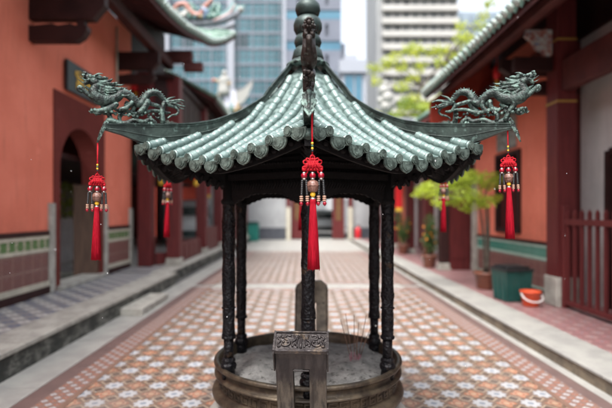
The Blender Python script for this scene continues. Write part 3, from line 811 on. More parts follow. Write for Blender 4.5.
# incense sticks
M_STICK = mottled('burnt_incense_stick', (.20, .12, .085), (.13, .08, .06), 30, .8, 0, 0)
M_STICKRED = NT('magenta_stick_end').out((.24, .03, .07), .7)
labs = ['thin incense stick leaning far to the left in the ash', 'tall thin incense stick leaning slightly left in the ash', 'upright incense stick in the middle of the cluster in the ash', 'incense stick leaning slightly right in front of the rear post',
        'thicker incense stick leaning right in the ash', 'short incense stick leaning hard right in the ash', 'short incense stick standing among the taller ones in the ash']
tips = [(-.085, .03, .33), (-.055, 0, .37), (.0, .02, .36), (.022, 0, .31), (.07, .02, .36), (.10, 0, .28), (-.03, -.02, .22)]
for i, (tx, ty, h) in enumerate(tips):
    t = thing('incense_stick', labs[i], 'incense stick', (PC[0]+.345+.008*(i-3), PC[1]-.02+.012*((i*3) % 4), .55), 0, 'incense sticks in the ash')
    b = MB(); b.tube([(tx*.25, ty*.25, h*.25), (tx*.6, ty*.6, h*.62), (tx, ty, h)], [.0030, .0028, .0020], 6); b.build('stick', M_STICK, t)
    b = MB(); b.tube([(0, 0, -.03), (tx*.25, ty*.25, h*.25)], [.0022, .0022], 6); b.build('stick_end', M_STICKRED, t)

# ------------------------------------------------------------------ hanging knot ornaments
def m_red(name, c, rough, **k): return NT(name).out(c, rough, **k)
def m_thread():
    m = NT('red_silk_thread')
    n = m.noise(30, 3, .5, vec=m.mapv((26, 26, .4)))
    c = m.mix(m.ss(n, .35, .65), (.20, .002, .008), (.34, .004, .018)); m.bump(n, .6, .004)
    return m.out(c, .6, 0, .12)
M_THREAD = m_thread()
M_CORD = mottled('red_cord', (.42, .004, .014), (.30, .003, .010), 90, .55, 0, .4, 200)
M_REDBEAD = m_red('dark_red_glass_bead', (.24, .004, .016), .12)
M_SILVER = NT('silver_cap').out((.50, .48, .46), .35, .9)
M_BLKBEAD = NT('black_bead').out((.012, .014, .016), .15)
M_WOODBEAD = NT('pale_wood_bead').out((.42, .25, .18), .4)
M_YELBEAD = NT('yellow_bead').out((.75, .45, .03), .3)
M_GRNBEAD = NT('green_bead').out((.04, .12, .05), .3)
def m_pot():
    m = NT('carved_brown_wood_bead'); z = m.noise(120, 3, .5)
    c = m.mix(m.ss(z, .42, .58), (.10, .043, .032), (.22, .115, .09)); m.bump(z, .6, .003)
    return m.out(c, .35)
M_POT = m_pot()
def ornament(label, x, y, z_top, z_knot, rz=0, k=1.0):
    """z_top where the cord is tied, z_knot top of knot; all sizes times k"""
    t = thing('knot_ornament', label, 'ornament', (x, y, z_knot), rz, 'red knot ornaments hanging from the roof corners')
    L = z_top-z_knot
    c = MB()
    c.tube([(.002, 0, L), (.0015, 0, L*.5), (.001, 0, 0)], [.0022]*3, 6); c.tube([(-.002, 0, L), (-.0015, 0, L*.5), (-.001, 0, 0)], [.0022]*3, 6)
    c.build('hanging_cord', M_CORD, t)
    for zz, mm in ((.062, M_YELBEAD), (.051, M_GRNBEAD), (.040, M_YELBEAD), (.030, M_BLKBEAD)):
        b = MB(); b.ball((0, 0, zz*k), .0055*k, 10); b.build('cord_bead', mm, t)
    # knot: woven lobes
    kn = MB(); r = .0031*k
    def loop(cx, cz, a, l, w_, y0=0):
        P = []
        for i in range(13):
            q = 2*math.pi*i/12; u = l*(1-math.cos(q))/2; v = w_*math.sin(q)
            P.append((cx+u*math.cos(a)-v*math.sin(a), y0+.002*math.sin(2*q), cz+u*math.sin(a)+v*math.cos(a)))
        kn.tube(P, r, 6)
    zc = -.040*k
    for cx, cz, a, l, w_ in ((0, 0, 90, .032, .010), (-.012, -.008, 150, .030, .010), (.012, -.008, 30, .030, .010), (-.018, -.022, 185, .024, .010), (.018, -.022, -5, .024, .010), (-.022, -.034, 205, .016, .008), (.022, -.034, -25, .016, .008), (-.012, 0, 125, .022, .007), (.012, 0, 55, .022, .007)):
        loop(cx*k, zc+cz*k+.02*k, R(a), l*k, w_*k)
    for i in range(4):
        for j in range(-i-1, i+2):
            kn.ball((j*.0085*k, .003*((i+j) % 2)-.001, -.006*k-i*.0105*k), .0066*k, 8)
    for i in range(-4, 5): kn.ball((i*.0095*k, 0, -.049*k), .0068*k, 8)
    for i in range(5):
        kn.tube([(-.03*k+.015*i*k, -.006*k, -.053*k), (-.008*k+.006*i*k, -.007*k, -.012*k)], r*.9, 6)
        kn.tube([(.03*k-.015*i*k, -.0075*k, -.053*k), (.008*k-.006*i*k, -.008*k, -.012*k)], r*.9, 6)
    kn.build('endless_knot', M_CORD, t)
    for sx in (-1, 0, 1):
        b = MB(); bx = sx*.036*k
        b.ball((bx, 0, -.075*k), .0135*k, 16); bo = b.build('red_bead', M_REDBEAD, t)
        b = MB(); b.lathe([(.009*k, -.0655*k), (.007*k, -.062*k), (.004*k, -.059*k)], (bx, 0, 0), 12); b.build('bead_cap', M_SILVER, bo)
        b = MB(); b.lathe([(.004*k, -.094*k), (.008*k, -.090*k), (.009*k, -.086*k)], (bx, 0, 0), 12)
        b.build('bead_cap', M_SILVER, bo)
    for sx in (-1, 1):
        for q in (-1, 1):
            bx = sx*.036*k+q*.0085*k
            b = MB()
            for i in range(8): b.ball((bx+q*.0004*i*k, 0, -(.098+.0079*i)*k), .0064*k, 8)
            b.build('bead_strand', M_BLKBEAD, t)
            b = MB()
            for i in range(3): b.lathe([(.003*k, -.0035*k), (.0078*k, -.002*k), (.0078*k, .002*k), (.003*k, .0035*k)], (bx+q*.004*k, 0, -(.163+.0085*i)*k), 10)
            b.build('pale_beads', M_WOODBEAD, t)
            b = MB(); b.lathe([(.0003, -.2035*k), (.006*k, -.199*k), (.0085*k, -.191*k), (.005*k, -.185*k), (.002*k, -.183*k)], (bx+q*.005*k, 0, 0), 10)
            b.build('drop_bead', M_REDBEAD, t)
    b = MB(); b.lathe([(.010*k, -.094*k), (.021*k, -.100*k), (.0245*k, -.110*k), (.0245*k, -.114*k), (.027*k, -.117*k), (.0245*k, -.120*k), (.024*k, -.130*k), (.019*k, -.140*k), (.012*k, -.144*k)], n=28)
    b.build('carved_pot_bead', M_POT, t)
    b = MB(); b.ball((0, 0, -.154*k), .0115*k, 16); b.build('yellow_bead', M_YELBEAD, t)
    b = MB(); b.lathe([(.004*k, -.168*k), (.010*k, -.168*k), (.011*k, -.174*k), (.010*k, -.180*k)], n=14); b.build('tassel_cap', M_SILVER, t)
    ts = MB()
    def fr_(r, z, a): return r*(1+.05*math.sin(a*17)+.03*math.sin(a*29+z*8))
    ts.lathe([(.0105*k, -.172*k), (.013*k, -.185*k), (.0125*k, -.20*k), (.0165*k, -.26*k), (.0205*k, -.34*k), (.0235*k, -.42*k), (.0255*k, -.468*k), (.018*k, -.470*k), (.0001, -.462*k)], n=48, fn=fr_)
    rnd = random.Random(int(x*100))
    for i in range(46):
        a = rnd.random()*6.28; r0 = .0115*k; r1 = .0255*k
        a2 = a+rnd.uniform(-.15, .15); l = rnd.uniform(.462, .477)*k
        ts.tube([(r0*math.cos(a), r0*math.sin(a), -.185*k), ((r0+r1)/2*1.02*math.cos(a2), (r0+r1)/2*1.02*math.sin(a2), -.32*k), (r1*math.cos(a2), r1*math.sin(a2), -l)], [.0008, .001, .0009], 5)
    ts.build('tassel', M_THREAD, t)
    rnd2 = random.Random(int(y*77)); t.rotation_euler = (R(rnd2.uniform(-1.2, 1.2)), R(rnd2.uniform(-1.2, 1.2)), rz)
    return t
ornament('red knot ornament hanging from the front roof corner, nearest the camera', .041, 2.04, 2.10, 1.889, R(2), 1.03)
ornament('red knot ornament hanging from the left roof corner against the dark doorway', -1.187, 2.712, 2.055, 1.864, R(20), 1.03)
ornament('red knot ornament hanging from the right roof corner in front of the orange wall', 1.187, 2.718, 2.20, 1.972, R(-25), 1.0)
ornament('small far red knot ornament hanging at the rear left corner before the maroon columns', -1.172, 4.075, 2.05, 1.925, R(60), 1.03)
ornament('small far red knot ornament hanging at the rear right corner before the bright green foliage', 1.222, 4.075, 2.05, 1.955, R(-60), 1.0)
ornament('red knot ornament at the rear corner, mostly hidden behind the front post', -.02, 4.78, 2.06, 1.95, R(15), 1.02)

# ================================================================== GROUND AND COURTYARD
def sheet(name, x0, x1, y0, y1, z, mat, t=0):
    mb = MB(); mb.add([(x0, y0, z), (x1, y0, z), (x1, y1, z), (x0, y1, z)], [(0, 1, 2, 3)])
    return struct(mb.build(name, mat))
M_GROUND = mottled('city_ground', (.12, .115, .11), (.08, .08, .078), .3, .8, 0, 0)
sheet('ground', -1500, 1500, -200, 2500, -.012, M_GROUND)
CL, CR = -2.93, 2.78        # kerb lines
FY0, FY1 = -3.0, 10.50
sheet('courtyard_floor', CL, CR, -4, 33, -.004, M_STONEB)
def court(y0, y1, nm):
    sheet(nm, -2.02, 2.24, y0+.5, y1-.5, 0, M_FLOOR)
    # brown line, patterned border, mauve band
    for a, b, mat, n_ in ((-2.075, -2.02, M_ORBAND, 'brown_tile_line'), (-2.30, -2.075, M_BORDER, 'border_tile_band'), (-2.475, -2.30, M_PINKBAND, 'mauve_tile_band'),
                      (2.24, 2.295, M_ORBAND, 'brown_tile_line'), (2.295, 2.52, M_BORDER, 'border_tile_band'), (2.52, 2.66, M_PINKBAND, 'mauve_tile_band')):
        sheet(n_, a, b, y0, y1, .004, mat)
    for a, b in ((y0+.20, y0+.5), (y1-.5, y1-.20)): sheet('border_tile_band', -2.02, 2.24, a, b, 0, M_BORDER)
court(FY0, FY1, 'tile_floor'); court(10.74, 20.3, 'tile_floor')
# slab joints on the pale strip at the left (separate stones)
rnd = random.Random(4)
mb = MB(); y = -3
while y < 31:
    L = rnd.uniform(1.1, 1.7); mb.box(CL+.004, -2.48, y+.006, y+L-.006, -.003, .006, bev=.004); y += L
struct(mb.build('stone_gutter_strip', M_STONEB))

# walkways
def walkway(nm, x0, x1, y0, y1, h, mface, mtop, side, lipw):
    """side -1: kerb on the +x side (left walkway); +1 kerb on the -x side"""
    k = x1 if side < 0 else x0
    mb = MB(); mb.box(x0, x1, y0, y1, -.01, h-.05 if side < 0 else h-.03); struct(mb.build(nm, mface))
    mb = MB(); y = y0; rr = random.Random(int(y0*10)+9)
    while y < y1-.01:
        L = min(rr.uniform(1.2, 1.9), y1-y)
        a, b = (k-lipw, k+.025) if side < 0 else (k-.02, k+lipw)
        mb.box(a, b, y+.003, y+L-.003, h-(.05 if side < 0 else .03), h+rr.uniform(-.002, .003), bev=.007); y += L
    struct(mb.build('kerb_coping', M_STONEB if side > 0 else M_STONE))
    a, b = (x0, k-lipw) if side < 0 else (k+lipw, x1)
    sheet('walkway_tiles', a, b, y0, y1, h-.003, mtop)
    mb = MB(); mb.box(a, b, y0, y1, h-.03-.0 if side > 0 else h-.05, h-.007); struct(mb.build('walkway_bed', mface))
walkway('walkway', -4.6, CL, -4, 10.8, .285, M_KERB, M_BLUETILE, -1, .47)
walkway('walkway', -7, CL-.16, 10.8, 27.5, .30, M_KERB, M_BLUETILE, -1, .40)
walkway('walkway', CR, 9, -4, 12.3, .15, M_KERBR, M_PINKTILE, 1, .52)
walkway('walkway', CR+.02, 9, 12.3, 27.5, .15, M_KERBR, M_PINKTILE, 1, .50)
# stone step block
mb = MB(); mb.box(-2.925, -2.56, 7.5, 8.95, .0, .125, bev=.012)
tag(mb.build('stone_step', M_STONE), 'low granite step block against the kerb at the left', 'step')

# ================================================================== LEFT HALL (near)
XL = -4.35
hall = thing('temple_hall', 'orange plastered hall on the left with a dark arched doorway and a green carved dado', 'temple hall', (XL, 5, 0))
def part(mb, name, mat, root, label=None):
    o = mb.build(name, mat); o.parent = root
    o.matrix_parent_inverse = Matrix.Translation(-Vector(root.location))
    if label: o['label'] = label
    return o
def wb(name, mat, root, *b, bev=0):
    mb = MB(); mb.box(*b, bev=bev); return part(mb, name, mat, root)
DY0, DY1, DZ = 8.18, 10.27, 3.82            # portal along y, its top
TOP = 6.2
def wallbox(a, b, z0, z1, x=XL, t=.35): return (x-t, x, a, b, z0, z1)
wb('wall', M_ORANGE, hall, *wallbox(-4, DY0, 1.35, TOP))
wb('wall', M_ORANGE, hall, *wallbox(DY1, 11.9, 1.35, TOP))
wb('wall', M_ORANGE, hall, *wallbox(DY0, DY1, DZ, TOP))
# dado bands (each its own course, slightly proud)
def dado(a, b, root, X, sgn, zs, green, cream):
    names = ['dado_skirting', 'dado_moulding', 'dado_panel', 'dado_moulding', 'dado_tile_band', 'dado_moulding', 'dado_capping']
    mats = [M_DARKWOOD, cream, M_DADO, cream, green, cream, M_DARKWOOD]
    prd = [.05, .035, .015, .03, .02, .03, .04]
    for i in range(7):
        x0, x1 = sorted((X-sgn*.30, X+sgn*prd[i]))
        o = wb(names[i], mats[i], root, x0, x1, a, b, zs[i]+.0005, zs[i+1]-.0005)
ZL = [.285, .41, .50, 1.0, 1.06, 1.215, 1.275, 1.35]
dado(-4, DY0-.18, hall, XL, 1, ZL, M_GREENL, M_CREAM); dado(DY1+.12, 11.72, hall, XL, 1, ZL, M_GREENL, M_CREAM)
# portal with arch (extruded polygon pieces)
def arch_wall(root, X, t, y0, y1, z0, z1, ac, aw, spring, mat, name):
    mb = MB(); N = 20
    mb.box(X-t, X, y0, ac-aw, z0, z1); mb.box(X-t, X, ac+aw, y1, z0, z1)
    for i in range(N):
        a0, a1 = math.pi-math.pi*i/N, math.pi-math.pi*(i+1)/N
        ya, yb = ac+aw*math.cos(a0), ac+aw*math.cos(a1)
        za, zb = spring+aw*math.sin(a0), spring+aw*math.sin(a1)
        mb.poly([(X-t, ya, za), (X-t, yb, zb), (X-t, yb, z1), (X-t, ya, z1)], (t, 0, 0))
    return part(mb, name, mat, root)
AC, AW = 9.22, .84
arch_wall(hall, XL+.02, .40, DY0, DY1, .285, DZ, AC, AW, 2.45, M_PORTAL, 'arched_portal')
for y in (DY0-.09, DY1+.02):
    wb('stone_post', M_STONE, hall, XL-.28, XL+.06, y-.075, y+.075, .285, 1.82, bev=.012)
wb('stone_threshold', M_STONE, hall, XL-.35, XL+.10, DY0+.09, DY1-.09, .285, .36, bev=.01)
wb('door_leaf', M_DOORWOOD, hall, XL-.54, XL-.02, AC+AW-.05, AC+AW+.02, .30, 2.25)
wb('stone_post', M_STONE, hall, XL-.28, XL+.05, 11.72, 11.90, .285, 1.77, bev=.012)
# room seen through the arch: side passage with plants beyond
wb('passage_wall', M_GREYWALL, hall, -9.0, -8.8, 7, 24, .28, 3.2); wb('passage_wall', M_PORTAL, hall, -9.0, -8.8, 7, 24, 3.2, 9.5)
wb('passage_ceiling', M_DARKWOOD, hall, -9, XL-.42, 7, 20, 2.75, 2.85)
# rainwater pipe
mb = MB(); mb.tube([(XL+.05, 10.86, 3.9), (XL+.05, 10.86, 5.95)], .025, 8); part(mb, 'downpipe', M_CREAM, hall)
# bracket arms under the eave
def bracket(root, X, sgn, y, z0, L1, L2, h=.24, g=.11, up=.42, t=.16, mat=M_DARKWOOD):
    mb = MB()
    def P(l, z): return (X+sgn*l, y, z)
    low = [P(-.2, z0), P(L1*.80, z0), P(L1*.93, z0+h*.3), P(L1, z0+h*.7), P(L1, z0+h), P(L1*.8, z0+h), P(L1*.72, z0+h+.03), P(L1*.5, z0+h), P(L1*.4, z0+h+.03), P(.1, z0+h), P(-.2, z0+h)]
    mb.poly(low, (0, t, 0))
    upp = [P(-.2, z0+h+g), P(L2*.85, z0+h+g), P(L2, z0+h+g+up*.4), P(L2, z0+h+g+up), P(-.2, z0+h+g+up)]
    mb.poly(upp, (0, t, 0))
    mb.box(*sorted((X+sgn*L1*.82, X+sgn*L1*.95)), y+.02, y+t-.02, z0+h, z0+h+g)
    return part(mb, 'bracket_arm', mat, root)
bracket(hall, XL, 1, 7.45, 4.38, .92, 1.2, .25, .10, .55)
bracket(hall, XL, 1, 10.98, 4.68, .88, .98, .2, .14, .40)
bracket(hall, XL, 1, 3.9, 4.38, .92, 1.2, .25, .10, .55)

# swept roof edge
def roof_strip(root, edge, inner, mat_s, name_pref=''):
    """edge: (x,y,z) polyline of the eave, inner: matching polyline up-slope"""
    def samp(pl, n):
        P = [Vector(p) for p in pl]; out = []; m = len(P)
        for i in range(m-1):
            k = max(1, int(round((P[i+1]-P[i]).length/.19)))
            for j in range(k): out.append((i, j/k))
        out.append((m-2, 1.0)); return P, out
    E, ks = samp(edge, 0); I = [Vector(p) for p in inner]
    def at(P, i, t):
        p0, p1, p2, p3 = P[max(i-1, 0)], P[i], P[i+1], P[min(i+2, len(P)-1)]
        return .5*((2*p1)+(-p0+p2)*t+(2*p0-5*p1+4*p2-p3)*t*t+(-p0+3*p1-3*p2+p3)*t**3)
    a = [at(E, i, t) for i, t in ks]; b = [at(I, i, t) for i, t in ks]
    n = len(a); dz = Vector((0, 0, .10))
    sl = MB(); vs = []
    for p, q in zip(a, b): vs += [p, q, p-dz*.6, q-dz*.6]
    fs = []
    for i in range(n-1):
        k = i*4; fs += [(k, k+1, k+5, k+4), (k+2, k+6, k+7, k+3), (k, k+4, k+6, k+2), (k+1, k+3, k+7, k+5)]
    fs += [(0, 2, 3, 1), (n*4-4, n*4-3, n*4-1, n*4-2)]
    sl.add(vs, fs); so = part(sl, 'roof', M_HALLPAN, root)
    so2 = MB(); vs = [] 
    for p, q in zip(a, b):
        d = (q-p).normalized()
        vs += [p+d*.05-dz*.62, q-dz*.62, p+d*.05-dz*1.0, q-dz*1.0]
    so2.add(vs, fs); part(so2, 'soffit', M_SOFFIT, root)
    fa = MB()
    for i in range(n-1):
        d = (b[i]-a[i]).normalized(); p, q = a[i]+d*.035, a[i+1]+(b[i+1]-a[i+1]).normalized()*.035
        fa.add([p-dz*.62, q-dz*.62, q-dz*2.1, p-dz*2.1, p+d*.03-dz*.62, q+d*.03-dz*.62, q+d*.03-dz*2.1, p+d*.03-dz*2.1], [(0,1,2,3), (7,6,5,4), (3,2,6,7), (0,4,5,1), (0,3,7,4), (1,5,6,2)])
    part(fa, 'fascia_board', M_FASCIA, root)
    bt = MB(); dp = MB()
    for i in range(n-1):
        d = (b[i]-a[i]).normalized(); t = (a[i+1]-a[i]).normalized(); nn = t.cross(d); nn = nn if nn.z > 0 else -nn
        L = (b[i]-a[i]).length
        bt.tube([a[i]-d*.05+nn*.015, a[i]+d*min(L, 3.2)+nn*.015], .062, 8)
        m = (a[i]+a[i+1])/2; z = Vector((0, 0, 1))
        dp.poly([m+t*x+z*y-d*.03 for x, y in ((-.085, .02), (-.085, -.05), (-.05, -.09), (0, -.125), (.05, -.09), (.085, -.05), (.085, .02))], d*.02)
        dp.tube([a[i]-d*.075+nn*.012, a[i]-d*.05+nn*.012], .068, 10, mi=1)
    part(bt, 'barrel_tiles', M_HALLTILE, root); part(dp, 'drip_tiles', [M_HALLDRIP, M_HALLDISC], root)
    ra = MB()
    for i in range(0, n-1, 2):
        d = (b[i]-a[i]).normalized()
        ra.obox((a[i]+b[i])/2-dz*1.4+d*.05, (d, (a[i+1]-a[i]), d.cross(a[i+1]-a[i])), ((b[i]-a[i]).length/2-.05, .035, .04))
    part(ra, 'rafters', M_FASCIA, root)
M_HALLTILE = mottled('pale_green_glazed_tile', (.17, .27, .215), (.09, .17, .135), 5, .3, 0, .2, 60, c3=(.34, .40, .36), s3=12)
M_HALLDISC = mottled('pale_tile_end', (.48, .55, .52), (.36, .45, .41), 12, .3, 0, 0)
M_HALLPAN = mottled('dark_green_pan_tile', (.05, .10, .075), (.035, .07, .055), 5, .4, 0, .2, 30)
M_HALLDRIP = mottled('green_drip_tile', (.07, .14, .10), (.16, .24, .19), 12, .3, 0, .2, 60)
M_FASCIA = mottled('maroon_rafter_paint', (.095, .028, .026), (.065, .02, .02), 3, .6, 0, .1, 20)
edgeL = [(-2.93, -3.5, 5.93), (-2.93, 3, 5.93), (-2.92, 7.5, 5.93), (-2.90, 9.5, 5.97), (-2.85, 11.2, 6.18), (-2.74, 12.4, 6.40), (-2.58, 13.3, 6.55), (-2.32, 14.0, 6.86), (-2.06, 14.35, 7.18)]
innL = [(-7.5, -3.5, 8.2), (-7.5, 3, 8.2), (-7.5, 7.5, 8.2), (-7.5, 9.5, 8.2), (-7.2, 11.6, 8.2), (-6.0, 13.2, 7.8), (-5.0, 14.6, 7.65), (-4.0, 15.1, 7.6), (-2.5, 15.4, 7.6)]
roof_strip(hall, edgeL, innL, None)
# purlin along the eave and its cut end
mb = MB(); mb.box(-3.66, -3.46, -4, 12.6, 5.48, 5.70, bev=.02); part(mb, 'purlin', M_SOFFIT, hall)
mb = MB(); mb.box(-3.25, -2.72, 12.7, 12.9, 5.50, 5.74, bev=.03); mb.box(-3.9, -3.0, 12.7, 12.92, 5.74, 6.05, bev=.03); part(mb, 'eave_end_beam', M_FASCIA, hall)
wb('wall', M_DARKWOOD, hall, -4.7, -4.4, 11.9, 15, 4.2, 7.3)

# plaque over the portal
pl = thing('name_plaque', 'black plaque with gold Chinese characters on the orange wall above the arched doorway', 'sign', (XL+.06, 9.2, 4.17))
mb = MB(); mb.box(-.03, .03, -.68, .68, -.28, .28, bev=.008); mb.build('board', mottled('blue_black_lacquer', (.020, .028, .034), (.014, .02, .024), 4, .4, 0, 0), pl)
for i, ch in enumerate('宮福天'):
    cu = bpy.data.curves.new('character', 'FONT'); cu.body = ch; cu.size = .38; cu.extrude = .008; cu.offset = .006; cu.align_x = 'CENTER'; cu.align_y = 'CENTER'
    tmp = bpy.data.objects.new('tmp', cu); COL.objects.link(tmp)
    dg = bpy.context.evaluated_depsgraph_get(); me = bpy.data.meshes.new_from_object(tmp.evaluated_get(dg))
    bpy.data.objects.remove(tmp)
    me.materials.clear(); me.materials.append(M_GOLD)
    o = bpy.data.objects.new('character', me); COL.objects.link(o); o.parent = pl
    o.location = (.040, -.24+.42*i-.0, -.03); o.rotation_euler = (R(90), 0, R(90))

# ================================================================== LEFT COLONNADE (second hall)
side = thing('side_hall', 'maroon timber colonnade on the left beyond the orange hall, with low panels between its columns', 'temple hall', (-3.9, 16, 0))
def column(root, x, y, h=5.2, r=.17, z0=.30, base=True, mat=None):
    c = wb('column', mat or M_MAROON, root, x-r, x+r, y-r, y+r, z0+.18 if base else z0, h, bev=.02)
    if base:
        b = MB(); b.box(x-r-.04, x+r+.04, y-r-.04, y+r+.04, z0, z0+.06, bev=.015); b.box(x-r-.015, x+r+.015, y-r-.015, y+r+.015, z0+.06, z0+.18, bev=.02); part(b, 'column_base', M_STONE, root)
    return c
cols = [(-3.98, 11.95), (-3.36, 12.3), (-3.42, 15.9), (-3.42, 19.0), (-3.38, 21.8), (-3.38, 24.4), (-3.38, 27.2)]
for i, (x, y) in enumerate(cols): column(side, x, y, base=i > 0)
def panel_between(root, x0, y0, x1, y1, z0, z1, mat, t=.06, name='low_panel'):
    mb = MB(); a, b = Vector((x0, y0, 0)), Vector((x1, y1, 0)); d = (b-a).normalized(); n = Vector((d.y, -d.x, 0)); L = (b-a).length
    m = (a+b)/2+Vector((0, 0, (z0+z1)/2))
    mb.obox(m, (d, n, (0,0,1)), (L/2, t/2, (z1-z0)/2))
    k = max(1, int(L/.6))
    for j in range(k):
        c = a+d*(L*(j+.5)/k)+Vector((0, 0, (z0+z1)/2))
        for s in (-1, 1): mb.obox(c+n*s*(t/2+.004), (d, n, (0,0,1)), (L/k*.38, .012, (z1-z0)*.36))
    return part(mb, name, mat, root)
panel_between(side, -3.80, 12.12, -3.52, 12.36, .30, .62, M_MAROON)
for (x0, y0), (x1, y1) in zip(cols[1:-1], cols[2:]):
    panel_between(side, x0, y0+.17, x1, y1-.17, .30, .85 if y0 < 15 else 1.15, M_MAROON)
    if y0 > 19: panel_between(side, x0-.03, y0+.17, x1-.03, y1-.17, 1.16, 2.9, M_DARKWOOD, name='lattice_screen')
for (x0, y0), (x1, y1) in zip(cols[:-1], cols[1:]):
    panel_between(side, x0, y0+.1, x1, y1-.1, 3.05, 3.35, M_MAROON, name='lintel_beam')
    panel_between(side, x0-.02, y0+.1, x1-.02, y1-.1, 3.36, 5.1, M_DARKWOOD, name='frieze_panel')
wb('floor_slab', M_STONEB, side, -9, -3.6, 12, 27.4, .285, .31)
wb('ceiling', M_DARKWOOD, side, -9, -3.3, 12.0, 27.4, 5.1, 5.2)
wb('wall', M_DARKWOOD, side, -9.2, -9, 20.1, 27.4, .3, 5.2)
wb('wall', M_GREYWALL, side, -6.6, -6.5, 12.5, 15.5, .3, 1.5)
wb('wall', M_MAROON, side, -7.2, -7.0, 23, 27, .3, 5.2)
# low roof of the colonnade beyond the flared corner
eb = [(-2.85, 15.4, 5.45), (-2.85, 21, 5.4), (-2.85, 27.5, 5.4)]; ib = [(-7, 15.4, 7.6), (-7, 21, 7.6), (-7, 27.5, 7.6)]
roof_strip(side, eb, ib, None)

# ornate ridge over the left hall
M_RIDGE = mottled('grey_ridge_plaster', (.16, .17, .19), (.11, .12, .135), 6, .7, 0, .2, 40)
M_CERB = NT('blue_ceramic').out((.13, .19, .28), .3); M_CERG = NT('green_ceramic').out((.11, .20, .17), .3)
M_CERR = NT('red_ceramic').out((.30, .13, .10), .3); M_CERY = NT('ochre_ceramic').out((.34, .25, .14), .35)
M_CERW = NT('white_ceramic').out((.27, .27, .25), .4); M_CERP = NT('pink_ceramic').out((.33, .22, .22), .35)
M_TEAL = NT('teal_ceramic').out((.15, .26, .26), .35)
rg = thing('roof_ridge', 'dark grey roof ridge at upper left with a swallowtail end and coloured figures', 'roof ridge', (-2.4, 15.3, 7.6))
mb = MB(); mb.tube([(-6, .3, .35), (-3, .2, .30), (-1.2, .1, .26), (-.2, 0, .34), (.35, -.1, .55)], [.14, .14, .13, .12, .10], 10, sub=4, flat=.6)
mb.tube([(-6, .3, .08), (-3, .2, .05), (-1.2, .1, .02), (-.2, 0, .06), (.2, -.1, .14)], [.10, .10, .10, .09, .07], 10, sub=4, flat=.7); mb.build('ridge_beam', M_RIDGE, rg)
mb = MB(); mb.poly([(-.35, 0, .28), (.12, 0, .42), (.42, 0, .62), (.50, 0, .85), (.30, 0, .80), (.10, 0, .95), (-.05, 0, .70), (-.30, 0, .55)], (0, .10, 0)); mb.build('swallowtail', M_TEAL, rg)
mb = MB(); mb.ball((.36, 0, .66), .12, 10, 0, .10); mb.build('white_boss', M_CERW, rg)
mb = MB(); mb.tube([(-.50, 0, .30), (-.2, 0, .42), (.05, 0, .6), (.18, 0, .85)], [.06, .07, .05, .02], 8, sub=3); mb.build('pink_scroll', M_CERP, rg)
rnd = random.Random(8)
def figure_swarm(root, x0, x1, z0, hgt, n, y=0, s=1.0):
    for i in range(n):
        x = x0+(x1-x0)*(i+.5)/n+rnd.uniform(-.05, .05)*s; mat = rnd.choice([M_CERB, M_CERG, M_CERR, M_CERY, M_CERY, M_CERP, M_CERW, M_TEAL])
        mb = MB(); h = hgt*rnd.uniform(.6, 1.1)
        p = [(x+rnd.uniform(-.12, .12)*s, y+rnd.uniform(-.05, .05), z0+h*j/3) for j in range(4)]
        mb.tube(p, [.09*s, .10*s, .07*s, .02*s], 8, sub=3); mb.ball(p[2], .075*s, 8)
        mb.tube([p[1], (p[1][0]+rnd.choice((-1, 1))*.22*s, y, p[1][2]+rnd.uniform(-.05, .2)*s)], [.05*s, .015*s], 6)
        mb.build('ceramic_figure', mat, root)
mb = MB(); mb.tube([(-1.9, 0, .40), (-1.75, 0, .75), (-1.45, 0, .85), (-1.2, 0, .55), (-.95, 0, .50), (-.75, 0, .8), (-.55, 0, 1.0)], [.04, .08, .09, .10, .10, .09, .06], 8, sub=4); mb.build('ceramic_dragon', M_CERR, rg)
figure_swarm(rg, -1.7, -.2, .40, .55, 9)

# ================================================================== RIGHT HALL (near)
XR = 4.5
rh = thing('temple_hall', 'orange plastered hall on the right with a teal tile band and a dark window', 'temple hall', (XR, 8, 0))
def rwall(name, mat, a, b, z0, z1, x=XR, t=.3): return wb(name, mat, rh, x, x+t, a, b, z0, z1)
WY0, WY1, WZ0, WZ1 = 9.75, 10.85, 1.28, 2.92
TR = 4.6
rwall('wall', M_ORANGE, 8.16, WY0, 1.11, 5.15); rwall('wall', M_ORANGE, WY1, 12.3, 1.11, 5.15)
rwall('wall', M_ORANGE, WY0, WY1, WZ1, 5.15); rwall('wall', M_ORANGE, WY0, WY1, 1.11, WZ0)
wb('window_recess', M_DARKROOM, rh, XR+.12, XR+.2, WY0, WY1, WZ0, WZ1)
for a, b, c, d in ((WY0-.06, WY0+.03, WZ0-.06, WZ1+.06), (WY1-.03, WY1+.06, WZ0-.06, WZ1+.06), (WY0+.03, WY1-.03, WZ0-.06, WZ0+.03), (WY0+.03, WY1-.03, WZ1-.03, WZ1+.06)):
    wb('window_frame', M_DARKWOOD, rh, XR-.05, XR+.08, a, b, c, d)
for j in range(5):
    y = WY0+(WY1-WY0)*(j+1)/6; wb('window_bar', M_MAROON, rh, XR+.02, XR+.06, y-.02, y+.02, WZ0+.03, WZ1-.03)
ZR = [.15, .21, .24, .76, .82, 1.0, 1.05, 1.11]
dado(8.15, 12.05, rh, XR, -1, ZR, M_GREENR, M_PALEGREEN)
wb('stone_post', M_STONE, rh, XR-.10, XR+.2, 12.08, 12.3, .15, 2.6, bev=.012)
# carved mural high on the wall
mu = MB(); mu.box(XR-.03, XR, 9.9, 10.85, 3.05, 3.95); rr = random.Random(3)
for i in range(34):
    mu.ball((XR-.035, rr.uniform(10.0, 10.75), rr.uniform(3.13, 3.87)), rr.uniform(.03, .08), 8)
part(mu, 'carved_mural', mottled('pale_carved_relief', (.34, .36, .33), (.15, .13, .12), 9, .6, 0, .5, 30), rh)
